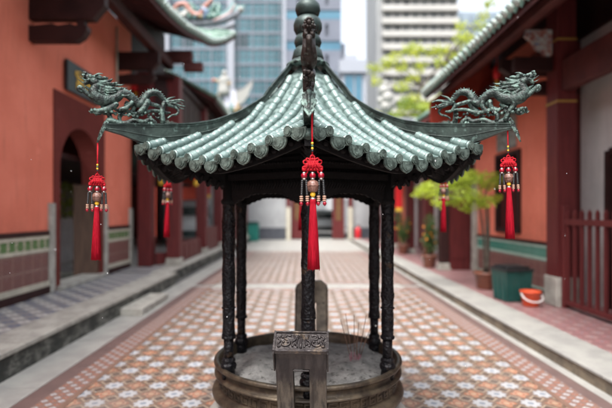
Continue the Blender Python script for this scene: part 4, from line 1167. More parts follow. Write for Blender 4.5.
# cross wall at the end of the near section
wb('cross_wall', M_REDWALL, rh, 3.45, XR, 12.3, 12.55, 3.6, 4.35)
wb('cross_wall', M_DARKWOOD, rh, 3.62, XR, 12.32, 12.50, 2.35, 3.6)
panel_between(rh, 3.80, 12.42, XR-.1, 12.42, .15, 2.35, M_MAROON, .1, 'maroon_door_panel')
column(rh, 3.72, 12.45, 3.9, .12, .15, True, M_DARKWOOD)
# front pillar, painted rings, white wall behind the gate
wb('pillar', M_MAROON, rh, 4.06, 4.36, 7.50, 7.84, .62, 5.3)
wb('pillar_base', M_STONE, rh, 4.03, 4.39, 7.47, 7.87, .15, .62, bev=.015)
for z in (3.42, 4.41): wb('gilt_ring', M_DULLGOLD, rh, 4.05, 4.37, 7.49, 7.85, z, z+.035)
wb('wall_return', M_MAROON, rh, 4.37, 5.1, 8.10, 8.14, .15, TR)
wb('white_wall', M_GREYWALL, rh, 4.78, 4.98, 7.40, 8.09, .15, 4.71); wb('white_wall', M_GREYWALL, rh, 4.78, 4.98, -4, 7.40, 2.55, 4.71)
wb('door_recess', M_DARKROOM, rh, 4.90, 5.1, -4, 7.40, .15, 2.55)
wb('door_frame', M_DARKWOOD, rh, 4.74, 4.90, 7.30, 7.40, .15, 2.62); wb('door_frame', M_DARKWOOD, rh, 4.74, 4.90, -4, 7.29, 2.55, 2.66)
wb('white_wall', M_WHITEWALL, rh, 4.80, 4.89, 6.2, 6.95, .15, 2.5)
wb('eave_beam', M_FASCIA, rh, 4.12, 4.30, -4, 7.49, 3.60, 4.09, bev=.015)
wb('eave_beam', M_FASCIA, rh, 4.12, 4.30, 7.86, 12.3, 4.2, 4.5, bev=.015)
bracket(rh, XR, -1, 8.0, 3.68, 1.0, 1.12, .2, .13, .26)
bracket(rh, XR, -1, 11.6, 3.68, .9, 1.0, .2, .13, .26)
wb('tie_beam', M_DARKWOOD, rh, 3.42, 4.05, 7.60, 7.72, 3.95, 4.18, bev=.01)
mb = MB(); mb.poly([(3.62, 7.62, 4.62), (3.60, 7.62, 4.52), (3.72, 7.62, 4.43), (3.78, 7.62, 4.30), (3.88, 7.62, 4.27), (3.92, 7.62, 4.05), (4.0, 7.62, 4.0), (4.04, 7.62, 4.25), (4.04, 7.62, 4.62)], (0, .06, 0)); part(mb, 'painted_corbel', mottled('painted_corbel', (.45, .50, .48), (.30, .10, .07), 14, .5, 0, .3, 40, c3=(.10, .18, .35), s3=22), rh)
edgeR = [(2.90, -3.5, 4.50), (2.90, 3, 4.50), (2.90, 8, 4.50), (2.90, 11.25, 4.53)]
innR = [(6.8, -3.5, 7.4), (6.8, 3, 7.4), (6.8, 8, 7.4), (6.8, 11.25, 7.4)]
roof_strip(rh, edgeR, innR, None)
for x, z in ((3.35, 4.45), (3.9, 4.85)): wb('purlin', M_FASCIA, rh, x-.07, x+.07, -3.5, 11.2, z, z+.15, bev=.02)
mb = MB(); mb.poly([(3.02, 11.12, 4.30), (4.49, 11.12, 5.38), (4.49, 11.12, 3.62), (3.02, 11.12, 3.62)], (0, .1, 0)); part(mb, 'gable_wall', M_REDWALL, rh)
wb('upper_frieze', M_DARKWOOD, rh, 4.70, 4.77, -4, 8.09, 4.62, 6.0)
wb('upper_frieze', M_DARKWOOD, rh, 4.42, 4.49, 8.16, 12.2, 5.06, 5.8)
wb('upper_frieze', M_DARKWOOD, rh, 4.38, 4.85, 8.095, 8.155, 4.61, 6.0)

# right colonnade beyond
rc = thing('side_hall', 'grey walled colonnade on the right beyond the maroon door panel', 'temple hall', (4, 18, 0))
rcols = [(4.0, 15.0), (4.0, 17.6), (4.0, 20.4), (4.0, 23.4), (4.0, 26.8)]
for x, y in rcols: column(rc, x, y, 4.2, .15, .15)
wb('wall', M_GREYWALL, rc, 5.0, 5.2, 12.6, 22.0, .15, 5.0); wb('wall', M_ORANGE, rc, 5.0, 5.2, 22.0, 27.4, .15, 5.0)
panel_between(rc, 4.9, 13.2, 4.9, 15.2, .2, 2.4, M_MAROON, .08, 'door_panel'); panel_between(rc, 4.9, 18.2, 4.9, 20.0, .2, 2.4, M_MAROON, .08, 'door_panel')
for (x0, y0), (x1, y1) in zip([(4.0, 12.6)]+rcols[:-1], rcols): panel_between(rc, x0, y0+.1, x1, y1-.1, 3.1, 3.5, M_MAROON, name='lintel_beam')
wb('ceiling', M_DARKWOOD, rc, 3.6, 5.2, 12.6, 27.4, 4.2, 4.3)
roof_strip(rc, [(3.1, 12.7, 4.15), (3.1, 20, 4.15), (3.1, 27.4, 4.15)], [(6.8, 12.7, 6.6), (6.8, 20, 6.6), (6.8, 27.4, 6.6)], None)

# ================================================================== FAR GATE HALL
FY = 29.0
fh = thing('gate_hall', 'white walled entrance hall closing the far end of the courtyard', 'temple hall', (0, FY, 0))
def fx(px): return (px-303)*FY/470
def fz(py): return 1.65+(213-py)*FY/470
def fw(name, mat, x0, x1, z0, z1, y=0, t=.2, bev=0): return wb(name, mat, fh, fx(x0), fx(x1), FY+y, FY+y+t, z0, z1, bev=bev)
FT = 4.6
fw('wall', M_WHITEWALL, 205, 290, .75, FT); fw('plinth', mottled('dark_slate_plinth', (.06, .065, .08), (.09, .095, .11), 3, .6, 0, .1, 20), 205, 290, 0, .745, -.03)
fw('wall', M_WHITEWALL, 350, 372, .75, FT); fw('plinth', bpy.data.materials['dark_slate_plinth'], 350, 372, 0, .745, -.03)
fw('wall', M_WHITEWALL, 376, 398, 0, FT); fw('wall', M_REDWALL, 398, 470, 0, FT); fw('wall', M_REDWALL, 120, 205, 0, FT)
fw('wall', M_WHITEWALL, 290, 351, 3.1, FT, .3)
for a, b in ((291, 304), (332.5, 344.5)):
    o = fw('door_leaf', M_MAROON, a, b, .05, 3.1, .05, .1)
    fw('door_panel_gilding', mottled('dull_gilding', (.15, .085, .035), (.10, .05, .025), 6, .5, 0, 0), a+3.5, b-3.5, 1.2, 2.6, .035, .02)
for c, m in ((288.5, 1), (350, 1), (374, 1)):
    fw('column', M_MAROON, c-2.1, c+2.1, 2.0, FT, -.30, .28); fw('column_shaft', M_CREAM, c-2.1, c+2.1, 0, 2.0, -.30, .28)
fw('lintel', M_DARKWOOD, 288, 352, 2.75, 3.05, -.02, .3)
fr0 = [(-8.6, FY-.9, 4.6), (0, FY-.9, 4.6), (8.6, FY-.9, 4.6)]
mb = MB()
mb.poly([(-9, FY-.9, 4.6), (-9, FY+3.5, 7.6), (-9, FY+8, 4.6), (-9, FY+3.5, 4.5)], (18, 0, 0)); part(mb, 'roof', M_HALLTILE, fh)
bt = MB()
for i in range(60):
    x = -8.9+.3*i; bt.tube([(x, FY-.95, 4.62), (x, FY+3.5, 7.66)], .08, 6)
part(bt, 'barrel_tiles', M_HALLTILE, fh)
mb = MB(); mb.box(-9, 9, FY-.7, FY-.6, 4.25, 4.58); part(mb, 'eave_board', M_DARKWOOD, fh)
RY = FY+3.5
def gx(px): return (px-303)*RY/470
def gz(py): return 1.65+(213-py)*RY/470
mb = MB(); mb.tube([(gx(120), RY, 8.0), (gx(190), RY, 8.0), (gx(225), RY, 8.1), (gx(240), RY, gz(108)), (gx(260), RY, gz(112))], [.25, .25, .25, .22, .2], 10, sub=3)
mb.tube([(gx(255), RY, 8.0), (gx(360), RY, 8.0), (gx(480), RY, 8.0)], .25, 10); part(mb, 'ridge_beam', M_RIDGE, fh)
st = thing('ridge_statue', 'white robed ceramic statue standing on the far roof ridge left of the pavilion', 'statue', (gx(225), RY-.2, gz(96)))
h = 2.0
mb = MB(); mb.lathe([(.45, 0), (.5, .15), (.40, .5), (.36, .8), (.42, 1.05), (.30, 1.25), (.12, 1.32), (.0001, 1.34)], n=18, fn=lambda r, z, a: r*(1+.12*math.sin(a*5+z*4))); mb.build('robe', M_CERW, st)
mb = MB(); mb.ball((0, 0, 1.5), .19, 14, 0, .22); mb.ball((0, -.16, 1.49), .04, 6); mb.build('head', M_CERW, st)
mb = MB(); mb.tube([(-.15, 0, 1.05), (-.45, -.1, .95), (-.62, -.1, 1.05)], [.12, .10, .06], 8, sub=3); mb.tube([(.15, 0, 1.05), (.42, -.1, .8), (.2, -.3, .7)], [.12, .10, .06], 8, sub=3); mb.build('sleeves', M_CERY, st)
mb = MB(); mb.ball((-.72, -.1, 1.0), .16, 10); mb.build('red_flower', M_CERR, st)
tp = thing('ridge_swallowtail', 'upswept dark and white swallowtail blade of the far roof ridge', 'roof ornament', (gx(236), RY-.3, gz(92)))
pts = [(0, 0), (.35, .08), (.75, .35), (1.22, .80), (1.10, .35), (.85, -.3), (.5, -.75), (.1, -.95), (-.1, -.9)]
mb = MB(); mb.poly([(x, 0, z-.05) for x, z in pts], (0, .12, 0)); mb.build('white_blade', M_CERW, tp)
mb = MB(); mb.tube([(-.2, .06, .0), (.35, .06, .12), (.75, .06, .38), (1.3, .06, .92)], [.09, .09, .08, .04], 8, sub=4); mb.build('dark_rim', M_RIDGE, tp)
mb = MB(); mb.poly([(-.75, -.05, .0), (.02, -.05, .05), (.12, -.05, -1.1), (-.75, -.05, -1.2)], (0, .2, 0)); mb.build('lavender_block', NT('lavender_plaster').out((.42, .43, .50), .5), tp)
cg = thing('ceramic_figures', 'cluster of small coloured ceramic figures along the far ridge beside the white statue', 'roof ornament', (gx(215), RY-.25, gz(112)))
figure_swarm(cg, -1.4, 1.7, 0, 1.1, 12, 0, 1.6)
wb2 = thing('ridge_finial', 'large white cloud shaped finial on the far roof seen right of the pavilion roof', 'roof ornament', (gx(385), RY-.2, gz(112)))
mb = MB()
for x, z, r in ((0, .3, .45), (.1, .9, .5), (-.1, 1.4, .42), (.35, .5, .35), (-.3, .7, .3), (0, 1.9, .22)): mb.ball((x, 0, z), r, 12)
mb.build('scroll', M_CERW, wb2)

# ================================================================== CITY TOWERS
def m_glass(name, c1, c2, sx, sz, dark=.25):
    m = NT(name); X, Y, Z = m.xyz(m.obj())
    iu = m.M('FLOOR', m.M('DIVIDE', m.M('ADD', X, .01), sx)); iv = m.M('FLOOR', m.M('DIVIDE', Z, sz))
    r = m.n('ShaderNodeTexWhiteNoise'); m.t.links.new(m.vec(iu, iv, 3), r.inputs['Vector'])
    c = m.mix(m.ss(r.outputs[0], .2, .85), c1, c2)
    c = m.mix(m.ss(r.outputs[0], .93, .95), c, tuple(x*.4 for x in c1))
    return m.out(c, .25, 0, .5)
M_MULL = mottled('pinkish_grey_mullion', (.19, .215, .25), (.165, .185, .225), .2, .5, 0, 0)
M_PIER = mottled('white_tower_pier', (.30, .32, .36), (.27, .29, .33), .1, .5, 0, 0)
def tw(root, name, mat, *b):
    mb = MB(); mb.box(*b); return part(mb, name, mat, root)
def tX(px, Z): return (px-303)*Z/470
# tower A: teal curtain wall
ZA = 90.0
ta = thing('glass_tower', 'teal glass curtain wall office tower with pale mullions and two white piers', 'tower', (-20, ZA, 0))
GA = m_glass('teal_curtain_glass', (.022, .092, .115), (.045, .135, .165), 2.62, 3.0)
ax0, ax1 = tX(20, ZA), tX(287, ZA)
HA = 60
tw(ta, 'core', M_MULL, ax0, ax1, ZA+1.2, ZA+20, 0, HA)
nf = 20
for i in range(nf):
    tw(ta, 'glass_band', GA, ax0, ax1, ZA+.3, ZA+1.2, i*3.0+.45, (i+1)*3.0)
    tw(ta, 'spandrel', M_MULL, ax0, ax1, ZA+.12, ZA+1.2, i*3.0, i*3.0+.449)
    tw(ta, 'transom', M_MULL, ax0, ax1, ZA+.22, ZA+.30, i*3.0+1.70, i*3.0+1.78)
x = ax0; k = 0
while x < ax1:
    wd = .20 if k % 2 == 0 else .08
    tw(ta, 'mullion', M_MULL, x-wd/2, x+wd/2, ZA, ZA+.119, 0, HA); x += 1.31; k += 1
for a, b in ((163, 170), (228, 235), (98, 104), (30, 36)): tw(ta, 'white_pier', M_PIER, tX(a, ZA), tX(b, ZA), ZA-1.0, ZA-.01, 0, HA)
# tower B: stone clad with slots and blue bands
ZB = 70.0
tb = thing('office_tower', 'lavender grey clad tower with blue window bands and narrow dark slots', 'tower', (3, ZB, 0))
M_CLAD = mottled('lavender_grey_cladding', (.15, .165, .20), (.13, .145, .18), .2, .6, 0, 0)
M_BLUEG = m_glass('blue_strip_glass', (.035, .12, .18), (.06, .17, .24), 1.5, 4.4)
M_SLOT = NT('dark_slot_glass').out((.04, .05, .075), .3)
bx0, bx1 = tX(286, ZB), tX(341, ZB)
tw(tb, 'core', M_SLOT, bx0, bx1, ZB+.6, ZB+16, 0, 48)
z = 1.65-8*4.46
fl = []
zz = 1.65+(213-(50))*ZB/470      # bottom of a blue band
while zz > 0: zz -= 4.6
i = 0
while zz < 46:
    if zz > 0:
        tw(tb, 'blue_window_band', M_BLUEG, bx0, bx1, ZB+.15, ZB+.6, zz, zz+1.4)
    x = bx0; z0 = zz+1.4; z1 = zz+4.6
    tw(tb, 'cladding', M_CLAD, bx0, bx1, ZB, ZB+.6, z0+0, z0+.7); tw(tb, 'cladding', M_CLAD, bx0, bx1, ZB, ZB+.6, z1-.7, z1-.001)
    xs = [bx0, tX(298, ZB), tX(311, ZB), tX(326, ZB), tX(340, ZB)]
    for q in range(4):
        tw(tb, 'cladding', M_CLAD, xs[q]+(.35 if q else 0), xs[q+1]-.12 if q < 3 else bx1, ZB, ZB+.6, z0+.701, z1-.701)
    zz += 4.6
tw(tb, 'white_pier', M_PIER, bx0-.5, bx0-.01, ZB-.2, ZB+.6, 0, 48)
tw(tb, 'set_back_wing', mottled('pale_grey_wing', (.18, .20, .24), (.16, .18, .22), .2, .6, 0, 0), bx1, tX(347, ZB), ZB+3, ZB+16, 0, 28)
# tower C: low white building
ZC = 60.0
tc = thing('low_block', 'low pale block with tall blue windows under a flat white roof slab', 'building', (6, ZC, 0))
cx0, cx1 = tX(341, ZC), tX(366, ZC); zt = 1.65+(213-60)*ZC/470
tw(tc, 'wall', M_PIER, cx0, cx1, ZC+.3, ZC+10, 0, zt-1.6)
tw(tc, 'roof_slab', M_PIER, cx0-.2, cx1+.1, ZC-.2, ZC+10, zt-1.599, zt); tw(tc, 'parapet', M_PIER, cx0+.5, cx1-1, ZC+1, ZC+8, zt+.001, zt+1.0)
for a, b in ((345, 353.5), (355.5, 362)): tw(tc, 'window', M_BLUEG, tX(a, ZC), tX(b, ZC), ZC+.12, ZC+.299, 2, zt-1.9)
# tower D: white banded
ZD = 120.0
td = thing('banded_tower', 'white office tower with deep horizontal ledges and shaded window strips', 'tower', (30, ZD, 0))
M_DW = mottled('cream_white_ledge', (.42, .415, .39), (.37, .365, .345), .1, .6, 0, 0); M_DG = m_glass('grey_strip_glass', (.13, .145, .145), (.19, .20, .195), 2.0, 3.32)
dx0, dx1 = tX(384, ZD), tX(458, ZD)
tw(td, 'core', M_DG, dx0, dx1, ZD+1.5, ZD+22, 0, 75)
tw(td, 'side_wall', mottled('grey_side_wall', (.28, .29, .29), (.25, .26, .265), .1, .7, 0, 0), tX(374, ZD+6), dx0-.01, ZD+1.5, ZD+22, 0, 70)
off = (1.65+(213-6)*ZD/470) % 3.32
for i in range(21):
    z = off+3.32*i
    tw(td, 'ledge', M_DW, dx0-.4, dx1+.4, ZD, ZD+1.49, z-1.0, z+.35)
    tw(td, 'sill_band', M_DW, dx0, dx1, ZD+.8, ZD+1.49, z+.36, z+.75)
for i in range(9):
    x = dx0+(dx1-dx0)*i/8; tw(td, 'fin', M_DW, x-.18, x+.18, ZD+1.0, ZD+1.49, 0, 72)
# tower E: blue grey
ZE = 150.0
te = thing('glass_tower', 'grey blue glass tower behind the white banded tower at the right', 'tower', (55, ZE, 0))
ME = m_glass('grey_blue_glass', (.18, .235, .28), (.22, .275, .32), 3, 3.6)
ex0, ex1 = tX(452, ZE), tX(560, ZE)
tw(te, 'core', ME, ex0, ex1, ZE+.5, ZE+20, 0, 66)
for i in range(18): tw(te, 'spandrel', M_MULL, ex0, ex1, ZE+.2, ZE+.499, i*3.6, i*3.6+.9)
for i in range(12):
    x = ex0+3*i; tw(te, 'mullion', M_MULL, x-.1, x+.1, ZE, ZE+.199, 0, 65)

# ================================================================== TREES
def m_leaf(name, c1, c2, tr=.35):
    m = NT(name); f = m.noise(1.1, 3, .6); f2 = m.noise(14, 2, .5)
    c = m.mix(m.ss(f, .4, .6), c1, c2); c = m.mix(m.M('MULTIPLY', f2, .35), c, tuple(x*.5 for x in c1))
    m.out(c, .5)
    t = m.n('ShaderNodeBsdfTranslucent'); m.t.links.new(c, t.inputs[0])
    mx = m.n('ShaderNodeMixShader'); mx.inputs[0].default_value = tr
    m.t.links.new(m.b.outputs[0], mx.inputs[1]); m.t.links.new(t.outputs[0], mx.inputs[2])
    m.t.links.new(mx.outputs[0], m.t.nodes['Material Output'].inputs[0])
    return m.m
M_LIME = m_leaf('lime_leaf', (.56, .60, .055), (.36, .45, .05), .5)
M_LIMED = m_leaf('mid_green_leaf', (.34, .42, .04), (.18, .27, .03), .4)
M_GREENLEAF = m_leaf('deep_green_leaf', (.06, .13, .03), (.10, .18, .04))
M_BAMBOO = m_leaf('yellow_green_leaf', (.52, .62, .06), (.38, .50, .05), .5)
M_BARK = mottled('grey_bark', (.12, .10, .08), (.07, .06, .05), 6, .8, 0, .4, 20)
def leaf(mb, p, d, n, L, W):
    d = d.normalized(); s = d.cross(n)
    if s.length < 1e-4: s = d.orthogonal()
    s.normalize(); q = s.cross(d)*(-.12*L)
    mb.add([p, p+d*L*.45+s*W/2+q*.2, p+d*L+q, p+d*L*.45-s*W/2+q*.2], [(0, 1, 2, 3)])
def rv(rnd): 
    v = Vector((rnd.gauss(0, 1), rnd.gauss(0, 1), rnd.gauss(0, 1))); return v.normalized()
def tree(label, x, y, z0, clumps, trunk, mat, L, nper, seed, group=None, trunk_r=.22):
    rnd = random.Random(seed); t = thing('courtyard_tree', label, 'tree', (x, y, z0), 0, group)
    tb_ = MB(); tb_.tube(trunk, [trunk_r*(1-.6*i/(len(trunk)-1)) for i in range(len(trunk))], 8, sub=3)
    cr = MB()
    top = [Vector(p) for p in trunk]
    for cx, cy, cz, r in clumps:
        c = Vector((cx, cy, cz)); b = min(top[1:], key=lambda p: (p-c).length)
        mid = (b+c)/2+rv(rnd)*.2; tb_.tube([b, mid, c], [trunk_r*.3, trunk_r*.2, trunk_r*.06], 6, sub=3)
        for j in range(int(nper*r*r)):
            d = rv(rnd); p = c+Vector((d.x, d.y, d.z*.7))*r*rnd.random()**.45
            leaf(cr, p, rv(rnd)+Vector((0, 0, -.3)), rv(rnd), L*rnd.uniform(.6, 1.2), L*.55)
    tb_.build('trunk', M_BARK, t); cr.build('crown', mat, t); return t
def tp_(px, py, Z, bx, bz): return ((px-303)*Z/470-bx, 1.65+(213-py)*Z/470-bz)
ZT = 42.0; BX = (415-303)*ZT/470
cl = []
for px, py, r in ((372, 70, .7), (385, 66, .8), (396, 56, .8), (407, 52, .8), (418, 50, .9), (432, 52, .8), (400, 70, .7), (420, 66, .8), (436, 66, .6), (450, 70, .7), (375, 84, .6), (400, 88, .9), (412, 100, 1.0), (405, 112, 1.0), (425, 110, .9), (440, 100, .6), (395, 124, 1.0), (378, 112, .6),
                  (462, 24, .7), (488, 4, .6), (446, 46, .8), (458, 42, .9), (470, 36, .9), (464, 54, .8), (478, 28, .8), (452, 58, .6), (388, 100, .4), (430, 86, .5), (412, 80, .6), (484, 14, .6), (476, 46, .5)):
    a, c = tp_(px, py, ZT, BX, 0); cl.append((a, random.uniform(-1, 1), c, r))
tree('tall airy tree with lime green leaves standing before the white banded tower', BX, ZT, 0, cl, [(0, 0, 0), (0, 0, 5), (-.3, 0, 8), (0, 0, 10.5), (.6, 0, 13), (2.5, 0, 15)], M_LIME, .32, 135, 21)
cl = []
BX2 = (425-303)*38/470
for px, py, r in ((400, 130, 1.0), (415, 122, 1.0), (392, 118, .7), (430, 130, 1.0), (405, 105, .8), (422, 108, .7)):
    a, c = tp_(px, py, 38, BX2, 0); cl.append((a, random.uniform(-.6, .6), c, r))
tree('lower darker green tree showing just above the pavilion ridge at the right', BX2, 38, 0, cl, [(0, 0, 0), (0, 0, 4), (-.2, 0, 7)], M_LIMED, .30, 260, 5)

# ================================================================== POTTED PLANTS
M_TERRA = mottled('brown_glazed_pot', (.20, .075, .045), (.13, .05, .035), 5, .4, 0, .2, 30)
M_SOIL = mottled('potting_soil', (.05, .035, .025), (.03, .022, .017), 30, .9, 0, .6, 60)
M_FRUIT = NT('kumquat_orange').out((.75, .26, .02), .35)
def pot(t, r=.2, h=.3):
    mb = MB(); mb.lathe([(.0001, .0), (r*.66, 0), (r*.72, .02), (r*.92, h*.8), (r*1.04, h*.86), (r*1.06, h), (r*.94, h), (r*.9, h*.88), (.0001, h*.87)], n=28); mb.build('pot', M_TERRA, t)
    mb = MB(); mb.lathe([(.0001, h*.885), (r*.89, h*.882)], n=20); mb.build('soil', M_SOIL, t)
def kumquat(label, x, y, seed, k=1.0):
    rnd = random.Random(seed); t = thing('kumquat_plant', label, 'potted plant', (x, y, .15), 0, 'potted kumquat plants on the right walkway'); pot(t, .2*k, .34*k)
    st_ = MB(); lf = MB()
    for i in range(9):
        a = rnd.random()*6.28; rr = rnd.uniform(.05, .30)*k; zt_ = rnd.uniform(.8, 1.5)*k
        st_.tube([(0, 0, .28*k), (rr*.4*math.cos(a), rr*.4*math.sin(a), .28*k+zt_*.4), (rr*math.cos(a), rr*math.sin(a), zt_)], [.016, .011, .005], 6, sub=3)
        for j in range(110):
            q = rnd.uniform(.25, 1.05); p = Vector((rr*q*math.cos(a), rr*q*math.sin(a), .28*k+(zt_-.28*k)*q))+rv(rnd)*rnd.uniform(.02, .14)*k
            leaf(lf, p, rv(rnd)+Vector((0, 0, .2)), rv(rnd), .075*k, .034*k)
    st_.build('stems', M_BARK, t); lf.build('leaves', M_GREENLEAF, t)
    for i in range(11):
        a = rnd.random()*6.28; mb = MB(); mb.ball((rnd.uniform(.1, .30)*k*math.cos(a), rnd.uniform(.1, .30)*k*math.sin(a), rnd.uniform(.6, 1.35)*k), .030, 8); mb.build('fruit', M_FRUIT, t)
kumquat('nearer potted kumquat bush with orange fruit by the dark post on the right walkway', 3.48, 12.95, 2, 1.02)
kumquat('farther potted kumquat bush with orange fruit down the right walkway', 3.66, 17.2, 9, 1.05)

sp2 = thing('potted_shrub', 'tall potted shrub with drooping yellow green leaves against the right orange wall', 'potted plant', (3.62, 9.3, .15)); pot(sp2, .23, .34)
rnd = random.Random(17); st_ = MB(); lf = MB()
for i in range(6):
    a = rnd.random()*6.28; st_.tube([(.04*math.cos(a), .04*math.sin(a), .3), (.06*math.cos(a), .06*math.sin(a), 1.0), (-.05+.1*math.cos(a), .1*math.sin(a), 1.7)], [.016, .013, .009], 6, sub=3)
for px, py, r in ((488, 185, .20), (476, 178, .25), (462, 180, .28), (448, 188, .27), (434, 192, .22), (422, 190, .18), (455, 200, .22), (470, 196, .24), (484, 202, .22), (494, 178, .18), (440, 202, .16), (428, 186, .15), (468, 208, .14), (496, 198, .14), (418, 194, .10), (452, 176, .18)):
    Z = 9.3+rnd.uniform(-.35, .35); c = Vector(((px-303)*Z/470-3.62, Z-9.3, 1.65+(213-py)*Z/470-.15))
    st_.tube([(-.05, 0, 1.62), ((c.x-.05)/2, c.y/2, (c.z+1.75)/2+.08), c], [.012, .008, .003], 6, sub=3)
    for j in range(int(4600*r*r)):
        d = rv(rnd); p = c+Vector((d.x*1.1, d.y, d.z*.75))*r*rnd.random()**.5
        leaf(lf, p, Vector((rnd.gauss(-.3, 1), rnd.gauss(0, 1), rnd.gauss(-.2, .5))), rv(rnd), .085, .024)
st_.build('stems', M_BARK, sp2); lf.build('leaves', M_BAMBOO, sp2)

# ================================================================== BINS, BUCKET
def bin_(label, x, y, z, w_, h, mbody, mlid, rz=0):
    t = thing('litter_bin', label, 'bin', (x, y, z), rz); a = w_/2
    mb = MB(); b0, b1 = a*.82, a*.97
    P = lambda s, zz: [(-s, -s, zz), (s, -s, zz), (s, s, zz), (-s, s, zz)]
    mb.add(P(b0, 0)+P(b1, h*.86), [(0,3,2,1), (4,5,6,7), (0,1,5,4), (1,2,6,5), (2,3,7,6), (3,0,4,7)])
    for s in (-1, 1):
        for q in (-.55, 0, .55): mb.box(q*a-.02, q*a+.02, s*b0*1.02-.03, s*b0*1.02+.03, .03, h*.8); mb.box(s*b0*1.02-.03, s*b0*1.02+.03, q*a-.02, q*a+.02, .03, h*.8)
    mb.build('body', mbody, t)
    mb = MB(); mb.box(-a*1.05, a*1.05, -a*1.05, a*1.05, h*.86, h*.93, bev=.015); mb.box(-a*.85, a*.85, -a*.85, a*.85, h*.93, h, bev=.02); mb.box(-.08, .08, -a*1.12, -a*1.04, h*.87, h*.92, bev=.008); mb.build('lid', mlid, t)
    return t
M_BING = mottled('dark_green_plastic', (.014, .066, .058), (.010, .052, .046), 4, .4, 0, 0)
bin_('dark green square litter bin with black lid beside the orange bucket', 3.60, 8.12, .15, .50, .60, M_BING, M_BLACK, R(8))
mb = MB(); mb.box(-.10, .10, -.05, .05, 0, .36, bev=.02)
M_OBUCK = mottled('orange_plastic', (.62, .085, .03), (.55, .07, .025), 6, .35, 0, 0)
bu = thing('bucket', 'orange plastic bucket with a pale handle in front of the green bin', 'bucket', (3.68, 7.60, .15))
mb = MB(); mb.lathe([(.0001, .0), (.115, 0), (.12, .01), (.152, .215), (.165, .22), (.168, .24), (.150, .24), (.112, .02), (.0001, .015)], n=32); mb.build('shell', M_OBUCK, bu)
mb = MB(); mb.tube([(-.165, -.02, .20), (-.13, -.13, .12), (0, -.165, .085), (.13, -.13, .12), (.165, -.02, .20)], .010, 8, sub=5); mb.build('handle', M_WHITE, bu)
tag(bin_('teal plastic bin standing by the white wall at the far left of the courtyard', -3.0, 27.6, 0, .85, 1.15, mottled('teal_plastic', (.02, .20, .16), (.015, .16, .13), 4, .4, 0, 0), M_BING))
fe = thing('fire_extinguisher', 'small red fire extinguisher at the foot of the far white wall', 'extinguisher', (3.32, 28.4, 0))
mb = MB(); mb.lathe([(.0001, 0), (.17, 0), (.18, .03), (.18, .62), (.13, .74), (.05, .78), (.05, .84), (.0001, .84)], n=20); mb.build('cylinder', NT('extinguisher_red').out((.55, .02, .03), .3), fe)
mb = MB(); mb.box(-.09, .09, -.03, .03, .84, .92); mb.tube([(.05, 0, .84), (.2, 0, .75), (.22, 0, .35)], .02, 6, sub=3); mb.build('valve', M_BLACK, fe)

# ================================================================== GATE FENCE (right)
gf = thing('picket_gate', 'maroon picket fence gate in front of the white wall at the right edge', 'fence', (4.15, 6.6, .15))
for i in range(18):
    y = .76-.185*i; mb = MB(); wdt = .022
    mb.box(-wdt, wdt, y-wdt, y+wdt, .06, 1.50); mb.add([(-wdt, y-wdt, 1.50), (wdt, y-wdt, 1.50), (wdt, y+wdt, 1.50), (-wdt, y+wdt, 1.50), (0, y, 1.56)], [(0,1,4), (1,2,4), (2,3,4), (3,0,4)])
    mb.build('picket', M_MAROON, gf)
for z0, z1 in ((.06, .13), (1.31, 1.40)):
    mb = MB(); mb.box(-.035, .035, -2.6, .80, z0, z1, bev=.008); mb.build('rail', M_MAROON, gf)
mb = MB(); mb.box(-.045, .045, .80, .89, 0, 1.62, bev=.01); mb.build('gate_post', M_MAROON, gf)

# ================================================================== VANS seen through the openings
M_VANB = mottled('silver_van_paint', (.72, .74, .75), (.68, .70, .71), 1, .3, .3, 0)
M_GLASSD = NT('dark_car_glass').out((.03, .05, .05), .1)
M_TYRE = NT('tyre_rubber').out((.02, .02, .02), .8); M_LAMPR = NT('tail_lamp_red').out((.5, .02, .02), .2)
def van(label, x, y, z, rz):
    t = thing('parked_van', label, 'van', (x, y, z), rz, 'vans parked outside the courtyard')
    mb = MB(); prof = [(-2.1, .3), (-2.15, .8), (-2.1, 1.1), (-1.95, 1.75), (-1.8, 1.88), (1.0, 1.9), (1.35, 1.7), (1.75, 1.12), (2.15, .95), (2.2, .4), (2.1, .3)]
    mb.poly([(-.82, a, b) for a, b in prof], (1.64, 0, 0)); mb.build('body', M_VANB, t)
    mb = MB(); mb.box(-.62, .62, -2.19, -2.06, 1.25, 1.60); mb.build('rear_window', M_GLASSD, t)
    for s in (-1, 1):
        mb = MB(); mb.poly([(s*.822, -1.7, 1.15), (s*.822, 1.45, 1.15), (s*.822, 1.1, 1.65), (s*.822, -1.6, 1.65)], (s*.01, 0, 0)); mb.build('side_window', M_GLASSD, t)
        mb = MB(); mb.box(s*.78-.05, s*.78+.05, -2.19, -2.1, .75, 1.08); mb.build('tail_lamp', M_LAMPR, t)
        for yy in (-1.35, 1.4):
            mb = MB(); mb.tube([(s*.68, yy, .32), (s*.86, yy, .32)], .32, 20); w_ = mb.build('wheel', M_TYRE, t)
            mb = MB(); mb.tube([(s*.84, yy, .32), (s*.875, yy, .32)], .18, 14); mb.build('rim', M_VANB, w_)
    mb = MB(); mb.box(-.8, .8, -2.24, -2.12, .35, .62, bev=.03); mb.build('bumper', M_GLASSD, t)
    return t
van('silver van standing beyond the open doors at the far end of the courtyard', 1.7, 37, 0, 0)
van('pale van glimpsed between the maroon columns at the left', -5.15, 21.5, .31, R(8))

